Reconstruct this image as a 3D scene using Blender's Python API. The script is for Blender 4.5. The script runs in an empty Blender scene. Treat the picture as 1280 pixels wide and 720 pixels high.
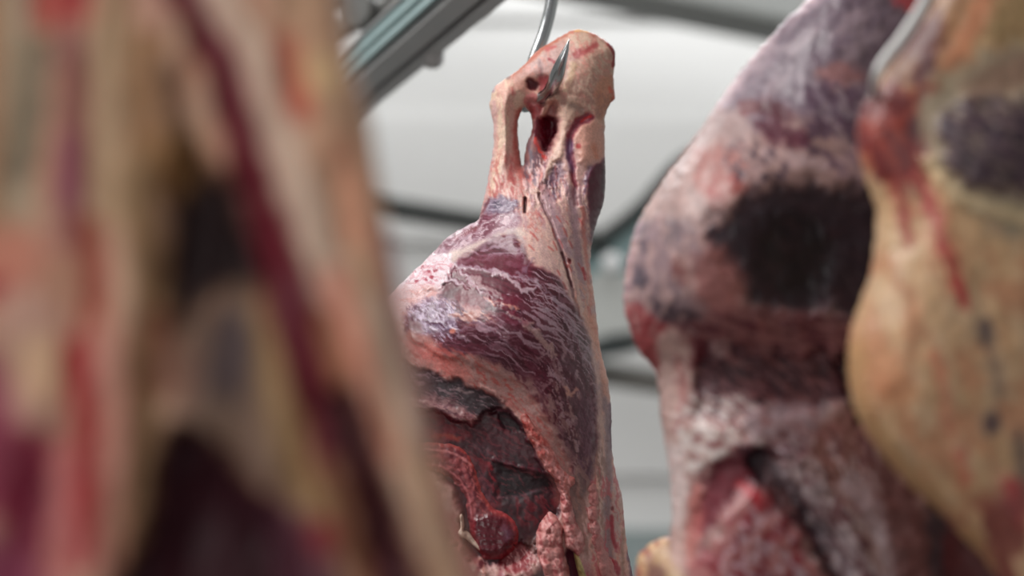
import bpy, bmesh, math
import numpy as np
from mathutils import Vector, Matrix

# ------------------------------------------------------------------ camera
FOCAL, SENSOR = 85.0, 36.0
PITCH = math.radians(15.0)
CAM = np.array([0.0, 0.0, 1.55])
K = SENSOR / FOCAL / 1280.0
FWD = np.array([0, math.cos(PITCH), math.sin(PITCH)])
RGT = np.array([1.0, 0, 0])
UPV = np.array([0, -math.sin(PITCH), math.cos(PITCH)])
scene = bpy.context.scene
cam_data = bpy.data.cameras.new('camera')
cam = bpy.data.objects.new('camera', cam_data)
scene.collection.objects.link(cam)
cam.location = CAM
cam.rotation_euler = (math.pi / 2 + PITCH, 0, 0)
cam_data.lens, cam_data.sensor_width = FOCAL, SENSOR
cam_data.dof.use_dof = True
cam_data.dof.focus_distance = 2.80
cam_data.dof.aperture_fstop = 2.2
cam_data.clip_end = 60
scene.camera = cam

# ------------------------------------------------------------------ light
scene.view_settings.view_transform = 'Standard'
scene.view_settings.look = 'None'
scene.view_settings.exposure = 0.0
scene.view_settings.gamma = 1.0
scene.view_settings.use_curve_mapping = False
world = bpy.data.worlds.new('world')
scene.world = world
world.use_nodes = True
world.node_tree.nodes['Background'].inputs[0].default_value = (1.0, 0.985, 0.98, 1)
world.node_tree.nodes['Background'].inputs[1].default_value = 0.29


def area(name, loc, target, sx, sy, watts, col=(1, 1, 1)):
    d = bpy.data.lights.new(name, 'AREA')
    d.shape, d.size, d.size_y, d.energy, d.color = 'RECTANGLE', sx, sy, watts, col
    o = bpy.data.objects.new(name, d)
    scene.collection.objects.link(o)
    o.location = loc
    o.rotation_euler = (Vector(target) - Vector(loc)).to_track_quat('-Z', 'Y').to_euler()
    return o


area('key_light', (-1.6, 1.9, 4.6), (0.1, 2.8, 2.2), 1.6, 1.6, 105, (1.0, 0.98, 0.96))
area('side_fill', (-0.8, -0.1, 2.3), (-0.3, 1.3, 1.9), 0.7, 0.7, 9, (1.0, 0.97, 0.95))  # added fill that brightens the left foreground side
area('back_light', (0.3, 5.6, 5.0), (0.2, 2.8, 2.2), 3.0, 1.0, 90, (0.95, 0.99, 1.0))
area('wall_light', (-0.4, 7.95, 5.9), (0.0, 9.0, 4.0), 7.0, 0.4, 50, (1.0, 1.0, 1.0))
area('wall_fill', (0.0, 5.9, 6.2), (0.2, 9.0, 3.6), 6.0, 0.6, 95)  # added fill aimed at the lower back wall

# ------------------------------------------------------------------ helpers
COLL = scene.collection


def ray(px, py):
    return FWD + RGT * ((px - 640) * K) + UPV * ((360 - py) * K)


def at(px, py, Y):
    """pixel of the photograph -> point in the vertical plane y = Y"""
    d = ray(px, py)
    return CAM + d * (Y / d[1])


def tag(o, label=None, cat=None, group=None, kind=None):
    if label: o['label'] = label
    if cat: o['category'] = cat
    if group: o['group'] = group
    if kind: o['kind'] = kind
    return o


def link_mesh(name, verts, faces, mat, parent=None, smooth=True, col=None):
    me = bpy.data.meshes.new(name)
    me.from_pydata([tuple(v) for v in verts], [], faces)
    me.validate()
    if col is not None:
        a = me.color_attributes.new('tissue', 'FLOAT_COLOR', 'POINT')
        a.data.foreach_set('color', np.asarray(col, dtype=np.float32).ravel())
    if smooth:
        me.polygons.foreach_set('use_smooth', [True] * len(me.polygons))
    me.materials.append(mat)
    me.update()
    o = bpy.data.objects.new(name, me)
    COLL.objects.link(o)
    if parent is not None:
        o.parent = parent
        o.matrix_parent_inverse = Matrix.Translation(-Vector(parent.location))
    return o


def empty(name, loc):
    o = bpy.data.objects.new(name, None)
    o.location = Vector(loc)
    o.empty_display_size = 0.1
    COLL.objects.link(o)
    return o


# ---- noise ---------------------------------------------------------------
_rng = np.random.RandomState(7)
_perm = _rng.permutation(512)
_perm = np.concatenate([_perm, _perm, _perm])
_ang = _rng.rand(512) * 2 * np.pi
_gx, _gy = np.cos(_ang), np.sin(_ang)


def perlin(x, y):
    xi = np.floor(x).astype(int); yi = np.floor(y).astype(int)
    xf = x - xi; yf = y - yi
    u = xf * xf * xf * (xf * (xf * 6 - 15) + 10)
    v = yf * yf * yf * (yf * (yf * 6 - 15) + 10)

    def g(ix, iy, dx, dy):
        h = _perm[_perm[ix & 511] + (iy & 511)]
        return _gx[h] * dx + _gy[h] * dy
    n00 = g(xi, yi, xf, yf); n10 = g(xi + 1, yi, xf - 1, yf)
    n01 = g(xi, yi + 1, xf, yf - 1); n11 = g(xi + 1, yi + 1, xf - 1, yf - 1)
    a = n00 + u * (n10 - n00); b = n01 + u * (n11 - n01)
    return (a + v * (b - a)) * 1.5


def fbm(x, y, o=3):
    s = 0; a = 1.0; t = 0
    for i in range(o):
        s = s + a * perlin(x * 2 ** i + 17.3 * i, y * 2 ** i + 9.1 * i)
        t += a; a *= 0.55
    return s / t


def sstep(a, b, x):
    t = np.clip((x - a) / (b - a), 0, 1)
    return t * t * (3 - 2 * t)


def lin(c):
    c = np.asarray(c, float) / 255.0
    return np.where(c <= 0.04045, c / 12.92, ((c + 0.055) / 1.055) ** 2.4)


def smooth_closed(pts, n=5):
    P = np.array(pts, float); m = len(P); out = []
    for i in range(m):
        p0, p1, p2, p3 = P[i - 1], P[i], P[(i + 1) % m], P[(i + 2) % m]
        for k in range(n):
            t = k / n
            out.append(0.5 * (2 * p1 + (p2 - p0) * t + (2 * p0 - 5 * p1 + 4 * p2 - p3) * t * t + (3 * p1 - p0 - 3 * p2 + p3) * t ** 3))
    return np.array(out)


def smooth_open(pts, n=6):
    P = np.array(pts, float)
    if len(P) < 3: return P
    m = len(P); out = []
    for i in range(m - 1):
        p0, p1, p2, p3 = P[max(i - 1, 0)], P[i], P[i + 1], P[min(i + 2, m - 1)]
        for k in range(n):
            t = k / n
            out.append(0.5 * (2 * p1 + (p2 - p0) * t + (2 * p0 - 5 * p1 + 4 * p2 - p3) * t * t + (3 * p1 - p0 - 3 * p2 + p3) * t ** 3))
    out.append(P[-1])
    return np.array(out)


def seg_dist(X, Y, pts, closed):
    """distance to a polyline, parameter along it (0..1)"""
    n = len(pts); best = np.full(X.shape, 1e18); par = np.zeros(X.shape)
    m = n if closed else n - 1
    for i in range(m):
        a = pts[i]; b = pts[(i + 1) % n]
        d = b - a; L = max(d @ d, 1e-9)
        t = np.clip(((X - a[0]) * d[0] + (Y - a[1]) * d[1]) / L, 0, 1)
        e = (X - a[0] - t * d[0]) ** 2 + (Y - a[1] - t * d[1]) ** 2
        w = e < best
        best = np.where(w, e, best); par = np.where(w, (i + t) / m, par)
    return np.sqrt(best), par


def inside(X, Y, pts):
    r = np.zeros(X.shape, bool); n = len(pts)
    for i in range(n):
        x1, y1 = pts[i]; x2, y2 = pts[(i + 1) % n]
        if y1 == y2: continue
        c = ((y1 > Y) != (y2 > Y)) & (X < (x2 - x1) * (Y - y1) / (y2 - y1) + x1)
        r ^= c
    return r


def sdf(X, Y, pts):
    d, _ = seg_dist(X, Y, pts, True)
    return np.where(inside(X, Y, pts), d, -d)


# ---- tissue painter: fat, muscle, membrane and blood laid out over a body --
class Canvas:
    """colours (and relief, metres towards the viewer side) of the tissue"""

    def __init__(self, base, gain=1.0):
        self.base, self.gain, self.ops = base, gain, []
        self.seed = 0

    def _s(self):
        self.seed += 1
        return self.seed * 13.7

    def fill(self, pts, col, soft=4, a=1.0, warp=3, ws=18, h=0.0, rough=None, sm=True):
        P = smooth_closed(pts) if sm else np.array(pts, float)
        self.ops.append(('m', P, True, 0, 0, col, soft, a, warp, ws, h, rough, None, self._s()))

    def stroke(self, pts, w0, col, w1=None, soft=2, a=1.0, warp=1.5, ws=14, h=0.0, rough=None):
        self.ops.append(('m', smooth_open(pts), False, w0, w0 if w1 is None else w1, col, soft, a, warp, ws, h, rough, None, self._s()))

    def patch(self, pts, col, L=20, W=4, ang=0, thr=0.0, edge=0.15, soft=8, a=1.0, warp=4, ws=20, h=0.0,
              rough=None, polar=None, octv=3, wv=0.0):
        self.ops.append(('m', smooth_closed(pts), True, 0, 0, col, soft, a, warp, ws, h, rough,
                         (L, W, ang, thr, edge, polar, octv, wv), self._s()))

    def eval(self, X, Y):
        n = X.size; X = X.ravel(); Y = Y.ravel()
        C = np.tile(np.array(self.base, float), (n, 1)); H = np.zeros(n); R = np.full(n, 0.50)
        for (_, P, closed, w0, w1, col, soft, a, warp, ws, h, rough, st, s) in self.ops:
            mg = max(w0, w1) + soft + warp * 1.5 + 2
            idx = np.where((X > P[:, 0].min() - mg) & (X < P[:, 0].max() + mg) & (Y > P[:, 1].min() - mg) & (Y < P[:, 1].max() + mg))[0]
            if idx.size == 0: continue
            x, y = X[idx], Y[idx]
            if warp:
                wx = x + warp * fbm(x / ws + s, y / ws, 3) * 2
                wy = y + warp * fbm(x / ws + 50 + s, y / ws + 31, 3) * 2
            else: wx, wy = x, y
            if closed:
                m = sstep(-soft, soft, sdf(wx, wy, P))
            else:
                d, t = seg_dist(wx, wy, P, False)
                w = (w0 + (w1 - w0) * t) / 2
                m = 1 - sstep(w - soft / 2, w + soft, d)
            if st:
                L, W, ang, thr, edge, polar, octv, wv = st
                if polar is not None:
                    dx, dy = wx - polar[0], wy - polar[1]
                    r = np.hypot(dx, dy); th = np.arctan2(dy, dx)
                    u = th * polar[2] / L; v = r / W
                else:
                    ca, sa = math.cos(math.radians(ang)), math.sin(math.radians(ang))
                    u = (wx * ca + wy * sa) / L; v = (-wx * sa + wy * ca) / W
                if wv:
                    v = v + wv * fbm(x / 40 + s, y / 40, 2)
                nz = fbm(u + s, v + 2 * s, octv)
                m = m * sstep(thr - edge, thr + edge, nz)
            m = m * a
            C[idx] += (np.array(col, float) - C[idx]) * m[:, None]
            H[idx] += h * m
            if rough is not None: R[idx] += (rough - R[idx]) * m
        A = np.clip(lin(np.clip(C, 0, 255)) * self.gain * np.array([0.98, 0.985, 1.05]), 0, 0.86)
        return np.concatenate([A, R[:, None]], 1), H


def blur2(A, M, k):
    """masked box blur, three passes"""
    A = A * M; W = M.astype(float)
    for _ in range(3):
        for ax in (0, 1):
            for Z in ('A', 'W'):
                S = A if Z == 'A' else W
                pad = [(0, 0), (0, 0)]; pad[ax] = (k + 1, k)
                c = np.cumsum(np.pad(S, pad), axis=ax)
                n = S.shape[ax]
                r = (c[2 * k + 1:2 * k + 1 + n] - c[:n]) if ax == 0 else (c[:, 2 * k + 1:2 * k + 1 + n] - c[:, :n])
                if Z == 'A': A = r
                else: W = r
    return A / np.maximum(W, 1e-6)


class Body:
    """A solid with a traced outline: rounded front and back, closed rim."""

    def __init__(self, outline, holes, Y, R, T, step, canvas, base=None, blur=None, rag=0, relief=None, Tb=None, smooth_outline=True):
        self.Y = Y
        O = smooth_closed(outline) if smooth_outline else np.array(outline, float)
        holes = [smooth_closed(h) for h in holes]
        mid = O.mean(0)
        self.dir = ray(mid[0], min(mid[1], 400)); self.dir = self.dir / np.linalg.norm(self.dir)
        x0, y0 = O.min(0) - 3 * step - rag; x1, y1 = O.max(0) + 3 * step + rag
        nx, ny = int((x1 - x0) / step) + 1, int((y1 - y0) / step) + 1
        gx = x0 + np.arange(nx) * step; gy = y0 + np.arange(ny) * step
        X, Yp = np.meshgrid(gx, gy)
        rn = (lambda x, y: rag * fbm(x / 9.0, y / 9.0, 3)) if rag else (lambda x, y: 0)

        def full(x, y):
            d = sdf(x, y, O)
            for hh in holes: d = np.minimum(d, -sdf(x, y, hh))
            return d + rn(x, y)
        D = full(X, Yp)
        M = D > 0
        Dc = np.clip(D, 0, R)
        k = max(1, int((blur or R * 0.25) / step))
        S = blur2(Dc, M, k)
        w = sstep(0, R * 0.5, D)
        S = Dc * (1 - w) + S * w
        TT = T(X, Yp) if callable(T) else T
        th = TT * np.sqrt(np.clip(1 - (1 - S / R) ** 2, 0, 1))
        self.grid = (x0, y0, step, nx, ny)
        col, H = canvas.eval(X, Yp)
        H = H.reshape(X.shape)
        if relief is not None: H = H + relief(X, Yp)
        Bz = base(X, Yp) if base is not None else 0 * X
        rim = sstep(0, R * 0.25, D)
        front = -th - H * rim + Bz
        back = (th if Tb is None else th * (Tb / TT)) + Bz
        self.F = front
        # keep inside nodes and the first ring outside, the ring is pulled on to the outline
        gxx = np.gradient(D, axis=1) / step; gyy = np.gradient(D, axis=0) / step
        keep = M.copy()
        for dy in (-1, 0, 1):
            for dx in (-1, 0, 1):
                keep |= np.roll(np.roll(M, dy, 0), dx, 1)
        ring = keep & ~M
        g2 = np.maximum(gxx ** 2 + gyy ** 2, 0.3)
        sx = np.where(ring, -D * gxx / g2, 0); sy = np.where(ring, -D * gyy / g2, 0)
        lim = 1.5 * step
        X = X + np.clip(sx, -lim, lim); Yp = Yp + np.clip(sy, -lim, lim)
        front = np.where(ring, Bz, front); back = np.where(ring, Bz, back)
        col = col.reshape(ny, nx, 4)
        cells = keep[:-1, :-1] & keep[1:, :-1] & keep[:-1, 1:] & keep[1:, 1:]
        anyin = M[:-1, :-1] | M[1:, :-1] | M[:-1, 1:] | M[1:, 1:]
        cells &= anyin
        used = np.zeros(M.shape, bool)
        cy, cx = np.where(cells)
        for a, b in ((0, 0), (1, 0), (0, 1), (1, 1)): used[cy + a, cx + b] = True
        fi = np.full(M.shape, -1); fi[used] = np.arange(used.sum())
        bi = fi.copy(); ins = used & M
        bi[ins] = used.sum() + np.arange(ins.sum())
        base_pts = CAM[None, :] + (lambda d: d * (Y / d[:, 1])[:, None])(
            FWD[None, :] + RGT[None, :] * ((X[used] - 640) * K)[:, None] + UPV[None, :] * ((360 - Yp[used]) * K)[:, None])
        vf = base_pts + self.dir[None, :] * front[used][:, None]
        insu = M[used]
        vb = base_pts[insu] + self.dir[None, :] * back[used][insu][:, None]
        self.verts = np.concatenate([vf, vb]); self.cols = np.concatenate([col[used], col[used][insu]])
        f = np.stack([fi[cy, cx], fi[cy + 1, cx], fi[cy + 1, cx + 1], fi[cy, cx + 1]], 1)
        b = np.stack([bi[cy, cx], bi[cy, cx + 1], bi[cy + 1, cx + 1], bi[cy + 1, cx]], 1)
        self.faces = f.tolist() + b.tolist()

    def depth(self, x, y):
        x0, y0, s, nx, ny = self.grid
        u = np.clip((x - x0) / s, 0, nx - 1.001); v = np.clip((y - y0) / s, 0, ny - 1.001)
        i = u.astype(int); j = v.astype(int); a = u - i; b = v - j; F = self.F
        return (F[j, i] * (1 - a) + F[j, i + 1] * a) * (1 - b) + (F[j + 1, i] * (1 - a) + F[j + 1, i + 1] * a) * b

    def pt(self, px, py, off=0.0):
        """3-D point on the front surface (off = metres towards the viewer side)"""
        f = float(self.depth(np.array([float(px)]), np.array([float(py)]))[0])
        return at(px, py, self.Y) + self.dir * (f - off)

    def link(self, name, mat, parent):
        return link_mesh(name, self.verts, self.faces, mat, parent, True, self.cols)


def part(body, name, outline, mat, parent, canvas, T=0.004, R=8, step=1.2, rag=0, embed=0.004, relief=None, holes=()):
    """a piece of tissue of its own lying in the surface of a body"""
    b = Body(outline, list(holes), body.Y, R, T, step, canvas, base=lambda x, y: body.depth(x, y) + embed,
             rag=rag, relief=relief, Tb=embed + 0.003)
    d = body.dir
    b.dir = body.dir
    return b


def tube(name, pts, radii, mat, parent=None, seg=20, flat=1.0, smooth_n=8, caps=True):
    P = np.array(pts, float); R = np.array(radii, float)
    if smooth_n > 1:
        Q = smooth_open(np.concatenate([P, R[:, None]], 1), smooth_n); P, R = Q[:, :3], Q[:, 3]
    n = len(P); vs = []; fs = []
    T = np.gradient(P, axis=0); T /= np.linalg.norm(T, axis=1)[:, None]
    ref = np.array([0.13, 1.0, 0.07]) if abs(T[0] @ np.array([0, 1, 0])) < 0.9 else np.array([1.0, 0, 0])
    N = np.cross(T[0], ref); N /= np.linalg.norm(N)
    for i in range(n):
        N = N - T[i] * (N @ T[i]); N /= np.linalg.norm(N); B = np.cross(T[i], N)
        for k in range(seg):
            a = 2 * math.pi * k / seg
            vs.append(P[i] + R[i] * (math.cos(a) * N + flat * math.sin(a) * B))
    for i in range(n - 1):
        for k in range(seg):
            fs.append([i * seg + k, i * seg + (k + 1) % seg, (i + 1) * seg + (k + 1) % seg, (i + 1) * seg + k])
    if caps:
        fs.append(list(range(seg))[::-1]); fs.append([(n - 1) * seg + k for k in range(seg)])
    return link_mesh(name, vs, fs, mat, parent, True)


def bm_object(name, bm, mat, parent=None, smooth=False):
    me = bpy.data.meshes.new(name); bm.to_mesh(me); bm.free()
    if smooth: me.polygons.foreach_set('use_smooth', [True] * len(me.polygons))
    me.materials.append(mat); o = bpy.data.objects.new(name, me); COLL.objects.link(o)
    if parent is not None:
        o.parent = parent; o.matrix_parent_inverse = Matrix.Translation(-Vector(parent.location))
    return o


def box_bm(bm, c, s, M=None, bev=0.0):
    r = bmesh.ops.create_cube(bm, size=1.0)
    vs = r['verts']
    for v in vs: v.co = Vector((v.co.x * s[0], v.co.y * s[1], v.co.z * s[2])) + Vector(c)
    if bev:
        es = list({e for v in vs for e in v.link_edges})
        g = bmesh.ops.bevel(bm, geom=es, offset=bev, segments=2, affect='EDGES', profile=0.6)
        vs = list({v for f in g['faces'] for v in f.verts} | {v for v in vs if v.is_valid})
    if M is not None:
        for v in vs: v.co = M @ v.co
    return vs


# ------------------------------------------------------------------ materials
def new_mat(name):
    m = bpy.data.materials.new(name); m.use_nodes = True
    nt = m.node_tree; return m, nt, nt.nodes['Principled BSDF']


def mat_tissue(name, bump=0.35, scale=260.0, sss=0.08, spec=0.5, coat=0.25):
    m, nt, b = new_mat(name); N, L = nt.nodes, nt.links
    at_ = N.new('ShaderNodeAttribute'); at_.attribute_name = 'tissue'
    tc = N.new('ShaderNodeTexCoord')
    n1 = N.new('ShaderNodeTexNoise'); n1.inputs['Scale'].default_value = scale; n1.inputs['Detail'].default_value = 4
    n2 = N.new('ShaderNodeTexNoise'); n2.inputs['Scale'].default_value = scale * 0.35; n2.inputs['Detail'].default_value = 3
    L.new(tc.outputs['Object'], n1.inputs['Vector']); L.new(tc.outputs['Object'], n2.inputs['Vector'])
    mr = N.new('ShaderNodeMapRange'); mr.inputs[1].default_value = 0.3; mr.inputs[2].default_value = 0.7
    mr.inputs[3].default_value = 0.84; mr.inputs[4].default_value = 1.14
    L.new(n1.outputs['Fac'], mr.inputs[0])
    mx = N.new('ShaderNodeVectorMath'); mx.operation = 'SCALE'
    L.new(at_.outputs['Color'], mx.inputs[0]); L.new(mr.outputs[0], mx.inputs['Scale'])
    L.new(mx.outputs[0], b.inputs['Base Color'])
    ma = N.new('ShaderNodeMath'); ma.operation = 'MULTIPLY_ADD'; ma.inputs[1].default_value = 0.35
    L.new(n2.outputs['Fac'], ma.inputs[0])
    sb = N.new('ShaderNodeMath'); sb.operation = 'SUBTRACT'; sb.inputs[1].default_value = 0.17
    L.new(at_.outputs['Alpha'], sb.inputs[0]); L.new(sb.outputs[0], ma.inputs[2])
    L.new(ma.outputs[0], b.inputs['Roughness'])
    bp = N.new('ShaderNodeBump'); bp.inputs['Strength'].default_value = bump; bp.inputs['Distance'].default_value = 0.0012
    L.new(n2.outputs['Fac'], bp.inputs['Height']); L.new(bp.outputs[0], b.inputs['Normal'])
    b.inputs['Specular IOR Level'].default_value = spec
    b.inputs['Coat Weight'].default_value = coat; b.inputs['Coat Roughness'].default_value = 0.18
    b.inputs['Subsurface Weight'].default_value = sss
    b.inputs['Subsurface Radius'].default_value = (1.0, 0.35, 0.25)
    b.inputs['Subsurface Scale'].default_value = 0.006
    return m


def mat_metal(name, col, rough=0.3, metallic=1.0, var=0.1, scale=30):
    m, nt, b = new_mat(name); N, L = nt.nodes, nt.links
    tc = N.new('ShaderNodeTexCoord'); n = N.new('ShaderNodeTexNoise'); n.inputs['Scale'].default_value = scale
    n.inputs['Detail'].default_value = 5
    L.new(tc.outputs['Object'], n.inputs['Vector'])
    r = N.new('ShaderNodeMapRange'); r.inputs[3].default_value = 1 - var; r.inputs[4].default_value = 1 + var
    L.new(n.outputs['Fac'], r.inputs[0])
    v = N.new('ShaderNodeVectorMath'); v.operation = 'SCALE'; v.inputs[0].default_value = col
    L.new(r.outputs[0], v.inputs['Scale']); L.new(v.outputs[0], b.inputs['Base Color'])
    r2 = N.new('ShaderNodeMapRange'); r2.inputs[3].default_value = rough * 0.7; r2.inputs[4].default_value = rough * 1.3
    L.new(n.outputs['Fac'], r2.inputs[0]); L.new(r2.outputs[0], b.inputs['Roughness'])
    b.inputs['Metallic'].default_value = metallic
    return m


M_SHARP = mat_tissue('meat_fibre', bump=0.16, scale=420, coat=0.05, spec=0.42)
M_MID = mat_tissue('meat_surface', bump=0.15, scale=90, coat=0.08, spec=0.35)
M_NEAR = mat_tissue('rib_cavity_tissue', bump=0.15, scale=60, coat=0.0, spec=0.2)
M_STEEL = mat_metal('stainless_steel', (0.46, 0.48, 0.49), 0.2, 1.0, 0.06, 60)
M_HOOK2 = mat_metal('dull_steel', (0.55, 0.54, 0.53), 0.5, 0.3, 0.08, 40)
M_GALV = mat_metal('galvanised_steel', (0.46, 0.46, 0.46), 0.5, 0.35, 0.12, 25)
M_GALV2 = mat_metal('weathered_steel', (0.11, 0.11, 0.105), 0.6, 0.5, 0.25, 30)
M_DARK = mat_metal('dark_painted_steel', (0.05, 0.055, 0.053), 0.6, 0.2, 0.1, 12)
M_TEAL = mat_metal('teal_paint_and_highlight', (0.26, 0.37, 0.375), 0.35, 0.1, 0.12, 14)  # paint of the hanger, painted highlight on the rail lips
M_PALE = mat_metal('pale_grey_paint', (0.42, 0.43, 0.41), 0.5, 0.0, 0.08, 10)
M_BROWNG = mat_metal('grey_brown_steel', (0.2, 0.19, 0.175), 0.5, 0.3, 0.1, 10)
M_BOLT = mat_metal('white_bolt_cap', (0.8, 0.8, 0.8), 0.4, 0.0, 0.03, 10)
M_WALL = mat_metal('white_insulated_panel', (0.80, 0.80, 0.79), 0.5, 0.0, 0.02, 1.5)
M_CEIL = mat_metal('ceiling_panel', (0.72, 0.72, 0.71), 0.6, 0.0, 0.03, 2)
M_GREY = mat_metal('grey_beam_paint', (0.30, 0.31, 0.30), 0.6, 0.0, 0.03, 3)
M_WAIN = mat_metal('teal_grey_wall_paint', (0.28, 0.33, 0.33), 0.6, 0.0, 0.03, 3)
M_FLOOR = mat_metal('concrete_floor', (0.28, 0.26, 0.25), 0.5, 0.0, 0.15, 4)


# ------------------------------------------------------------------ room shell
def slab(name, c, s, mat):
    bm = bmesh.new(); box_bm(bm, c, s)
    return tag(bm_object(name, bm, mat), kind='structure')


WY = 9.0
slab('floor', (0, 3.5, -0.05), (12, 11.2, 0.1), M_FLOOR)
bm = bmesh.new()           # insulated wall panels with shallow stepped joints
z = 0.0
for i, (hh, dy) in enumerate([(1.3, 0), (1.3, 0.0), (0.62, 0.0), (0.50, 0.03), (0.42, 0.0), (0.50, 0.03), (0.42, 0.0), (0.45, 0.03), (2.0, 0.0)]):
    box_bm(bm, (0, WY + 0.1 - dy, z + hh / 2), (12, 0.2, hh - 0.004)); z += hh
tag(bm_object('wall_back', bm, M_WALL), kind='structure')
slab('wall_left', (-6.05, 3.5, 3.2), (0.1, 11.2, 6.4), M_WALL)
slab('wall_right', (6.05, 3.5, 3.2), (0.1, 11.2, 6.4), M_WALL)
slab('ceiling', (0, 3.5, 6.45), (12.2, 11.2, 0.1), M_CEIL)

# grey beam across the upper right corner of the view
a, b = at(610, -30, 7.6), at(1300, 108, 7.6)
bm = bmesh.new()
dz = 0.42
for (p, q) in ((a, b),):
    u = Vector(q) - Vector(p); L = u.length; u.normalize()
    w = Vector((-u.z, 0, u.x))
    c = (Vector(p) + Vector(q)) / 2 + w * dz
    ang = math.atan2(u.z, u.x)
    M = Matrix.Translation(c) @ Matrix.Rotation(-ang, 4, 'Y')
    box_bm(bm, (0, 0, 0), (L + 3.0, 0.25, dz * 2), M, 0.02)
slab_beam = bm_object('trim_1', bm, M_GREY); tag(slab_beam, kind='structure')
# teal-grey painted lower band of the wall
zt = at(800, 664, WY)[2]
slab('trim_2', (0, WY - 0.02, zt / 2), (12, 0.04, zt), M_WAIN)


# ------------------------------------------------------------------ distant pipes and hanger
def rod(name, p, q, r, mat, seg=24, parent=None):
    p, q = np.array(p), np.array(q)
    return tube(name, [p, p * 0.67 + q * 0.33, p * 0.33 + q * 0.67, q], [r] * 4, mat, parent, seg, smooth_n=3)


YB = 7.0
px1 = lambda n: n * K * YB / math.cos(PITCH)      # metres per pixel there
o = rod('overhead_pipe', at(-200, 148, YB), at(760, 304, YB), px1(14), M_DARK)
tag(o, 'dark overhead pipe crossing the white wall behind the hanging leg', 'pipe')
o = rod('overhead_pipe', at(700, 459, YB + 0.15), at(1500, 580, YB + 0.15), px1(15), M_BROWNG)
tag(o, 'grey brown overhead pipe low behind the gap right of the leg', 'pipe')

hr = empty('rail_hanger', at(765, 450, YB))
tag(hr, 'teal grey steel hanger with a round white bolt in the gap between the carcasses', 'hanger')


def plate(name, pts, Y, th, mat, parent, y_off=0.0):
    bm = bmesh.new()
    P = [Vector(at(x, y, Y + y_off)) for x, y in pts]
    f = bm.faces.new([bm.verts.new(p) for p in P])
    r = bmesh.ops.extrude_face_region(bm, geom=[f])
    for v in [g for g in r['geom'] if isinstance(g, bmesh.types.BMVert)]: v.co.y += th
    bmesh.ops.recalc_face_normals(bm, faces=bm.faces[:])
    return bm_object(name, bm, mat, parent)


plate('plate', [(700, 330), (735, 300), (765, 284), (800, 256), (840, 215), (900, 190), (940, 330), (900, 420), (830, 424), (780, 441), (740, 447), (700, 430)], YB, 0.03, M_TEAL, hr, 0.02)
plate('web', [(733, 350), (752, 338), (790, 345), (835, 330), (850, 405), (790, 415), (760, 418), (735, 430)], YB, 0.03, M_PALE, hr, -0.03)
tube('top_flange', [at(690, 338, YB), at(735, 308, YB), at(770, 285, YB), at(805, 255, YB), at(850, 205, YB), at(900, 180, YB)], [px1(9)] * 6, M_DARK, hr, 16, 1.6)
tube('bottom_flange', [at(690, 442, YB), at(740, 440, YB), at(780, 432, YB), at(830, 416, YB), at(900, 400, YB)], [px1(7)] * 5, M_DARK, hr, 16, 1.6)
bm = bmesh.new()
bmesh.ops.create_uvsphere(bm, u_segments=28, v_segments=16, radius=px1(12))
for v in bm.verts:
    v.co.y *= 0.45; v.co += Vector(at(765, 328, YB - 0.06))
bm_object('bolt', bm, M_BOLT, hr, True)

# ------------------------------------------------------------------ galvanised overhead rail that carries the hook
# it passes over the centre hook and recedes to the left
A = np.array(at(684, -74, 2.86)); B = np.array(at(452, 122, 3.75))
u = (B - A) / np.linalg.norm(B - A)
side = np.cross(u, [0, 0, 1]); side /= np.linalg.norm(side)
upn = np.cross(side, u)
rail = empty('overhead_rail', A)
tag(rail, 'galvanised double channel rail running diagonally above the hook at top left', 'rail')


def rail_piece(name, a0, a1, s0, s1, z0, z1, mat, bev=0.002):
    bm = bmesh.new()
    M = Matrix([[u[0], side[0], upn[0], A[0]], [u[1], side[1], upn[1], A[1]], [u[2], side[2], upn[2], A[2]], [0, 0, 0, 1]])
    box_bm(bm, ((a0 + a1) / 2, (s0 + s1) / 2, (z0 + z1) / 2), (a1 - a0, s1 - s0, z1 - z0), M, bev)
    bmesh.ops.recalc_face_normals(bm, faces=bm.faces[:])
    return bm_object(name, bm, mat, rail)


r0, r1 = -0.7, 1.7
rail_piece('channel', r0, r1, -0.034, 0.004, 0.0, 0.05, M_GALV)
rail_piece('channel', r0, r1, 0.012, 0.034, -0.004, 0.05, M_GALV)
rail_piece('slot_back', r0, r1, 0.002, 0.014, 0.02, 0.05, M_DARK, 0.0)
rail_piece('top_lip', r0, r1, -0.045, -0.038, 0.012, 0.026, M_TEAL)  # teal light along the rail's upper edge, painted as lip colour
rail_piece('top_lip', r0, r1, -0.045, -0.036, 0.034, 0.055, M_TEAL)
rail_piece('track_flange', r0, r1, -0.05, 0.03, 0.055, 0.060, M_GALV)
cb = A + u * 0.63 + side * 0.03 - upn * 0.004
tube('hex_bolt', [cb + upn * 0.012, cb, cb - upn * 0.008, cb - upn * 0.014], [0.018, 0.018, 0.016, 0.009], M_GALV, rail, 14)

# dark bracket and second track behind the rail, top left corner
br = empty('track_bracket', at(480, -20, 3.95))
tag(br, 'dark weathered steel bracket and rollers behind the diagonal rail at top left', 'bracket')
YR = 4.0
p1 = lambda n: n * K * YR / math.cos(PITCH)
tube('arm', [at(380, 52, YR), at(440, 30, YR), at(480, 10, YR), at(520, -12, YR), at(600, -60, YR)], [p1(13), p1(13), p1(12), p1(11), p1(11)], M_GALV2, br, 18, 0.6)
tube('arm', [at(400, 4, YR + .05), at(450, -8, YR + .05), at(520, -34, YR + .05), at(620, -80, YR + .05)], [p1(14)] * 4, M_GALV2, br, 18, 0.6)


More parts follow.
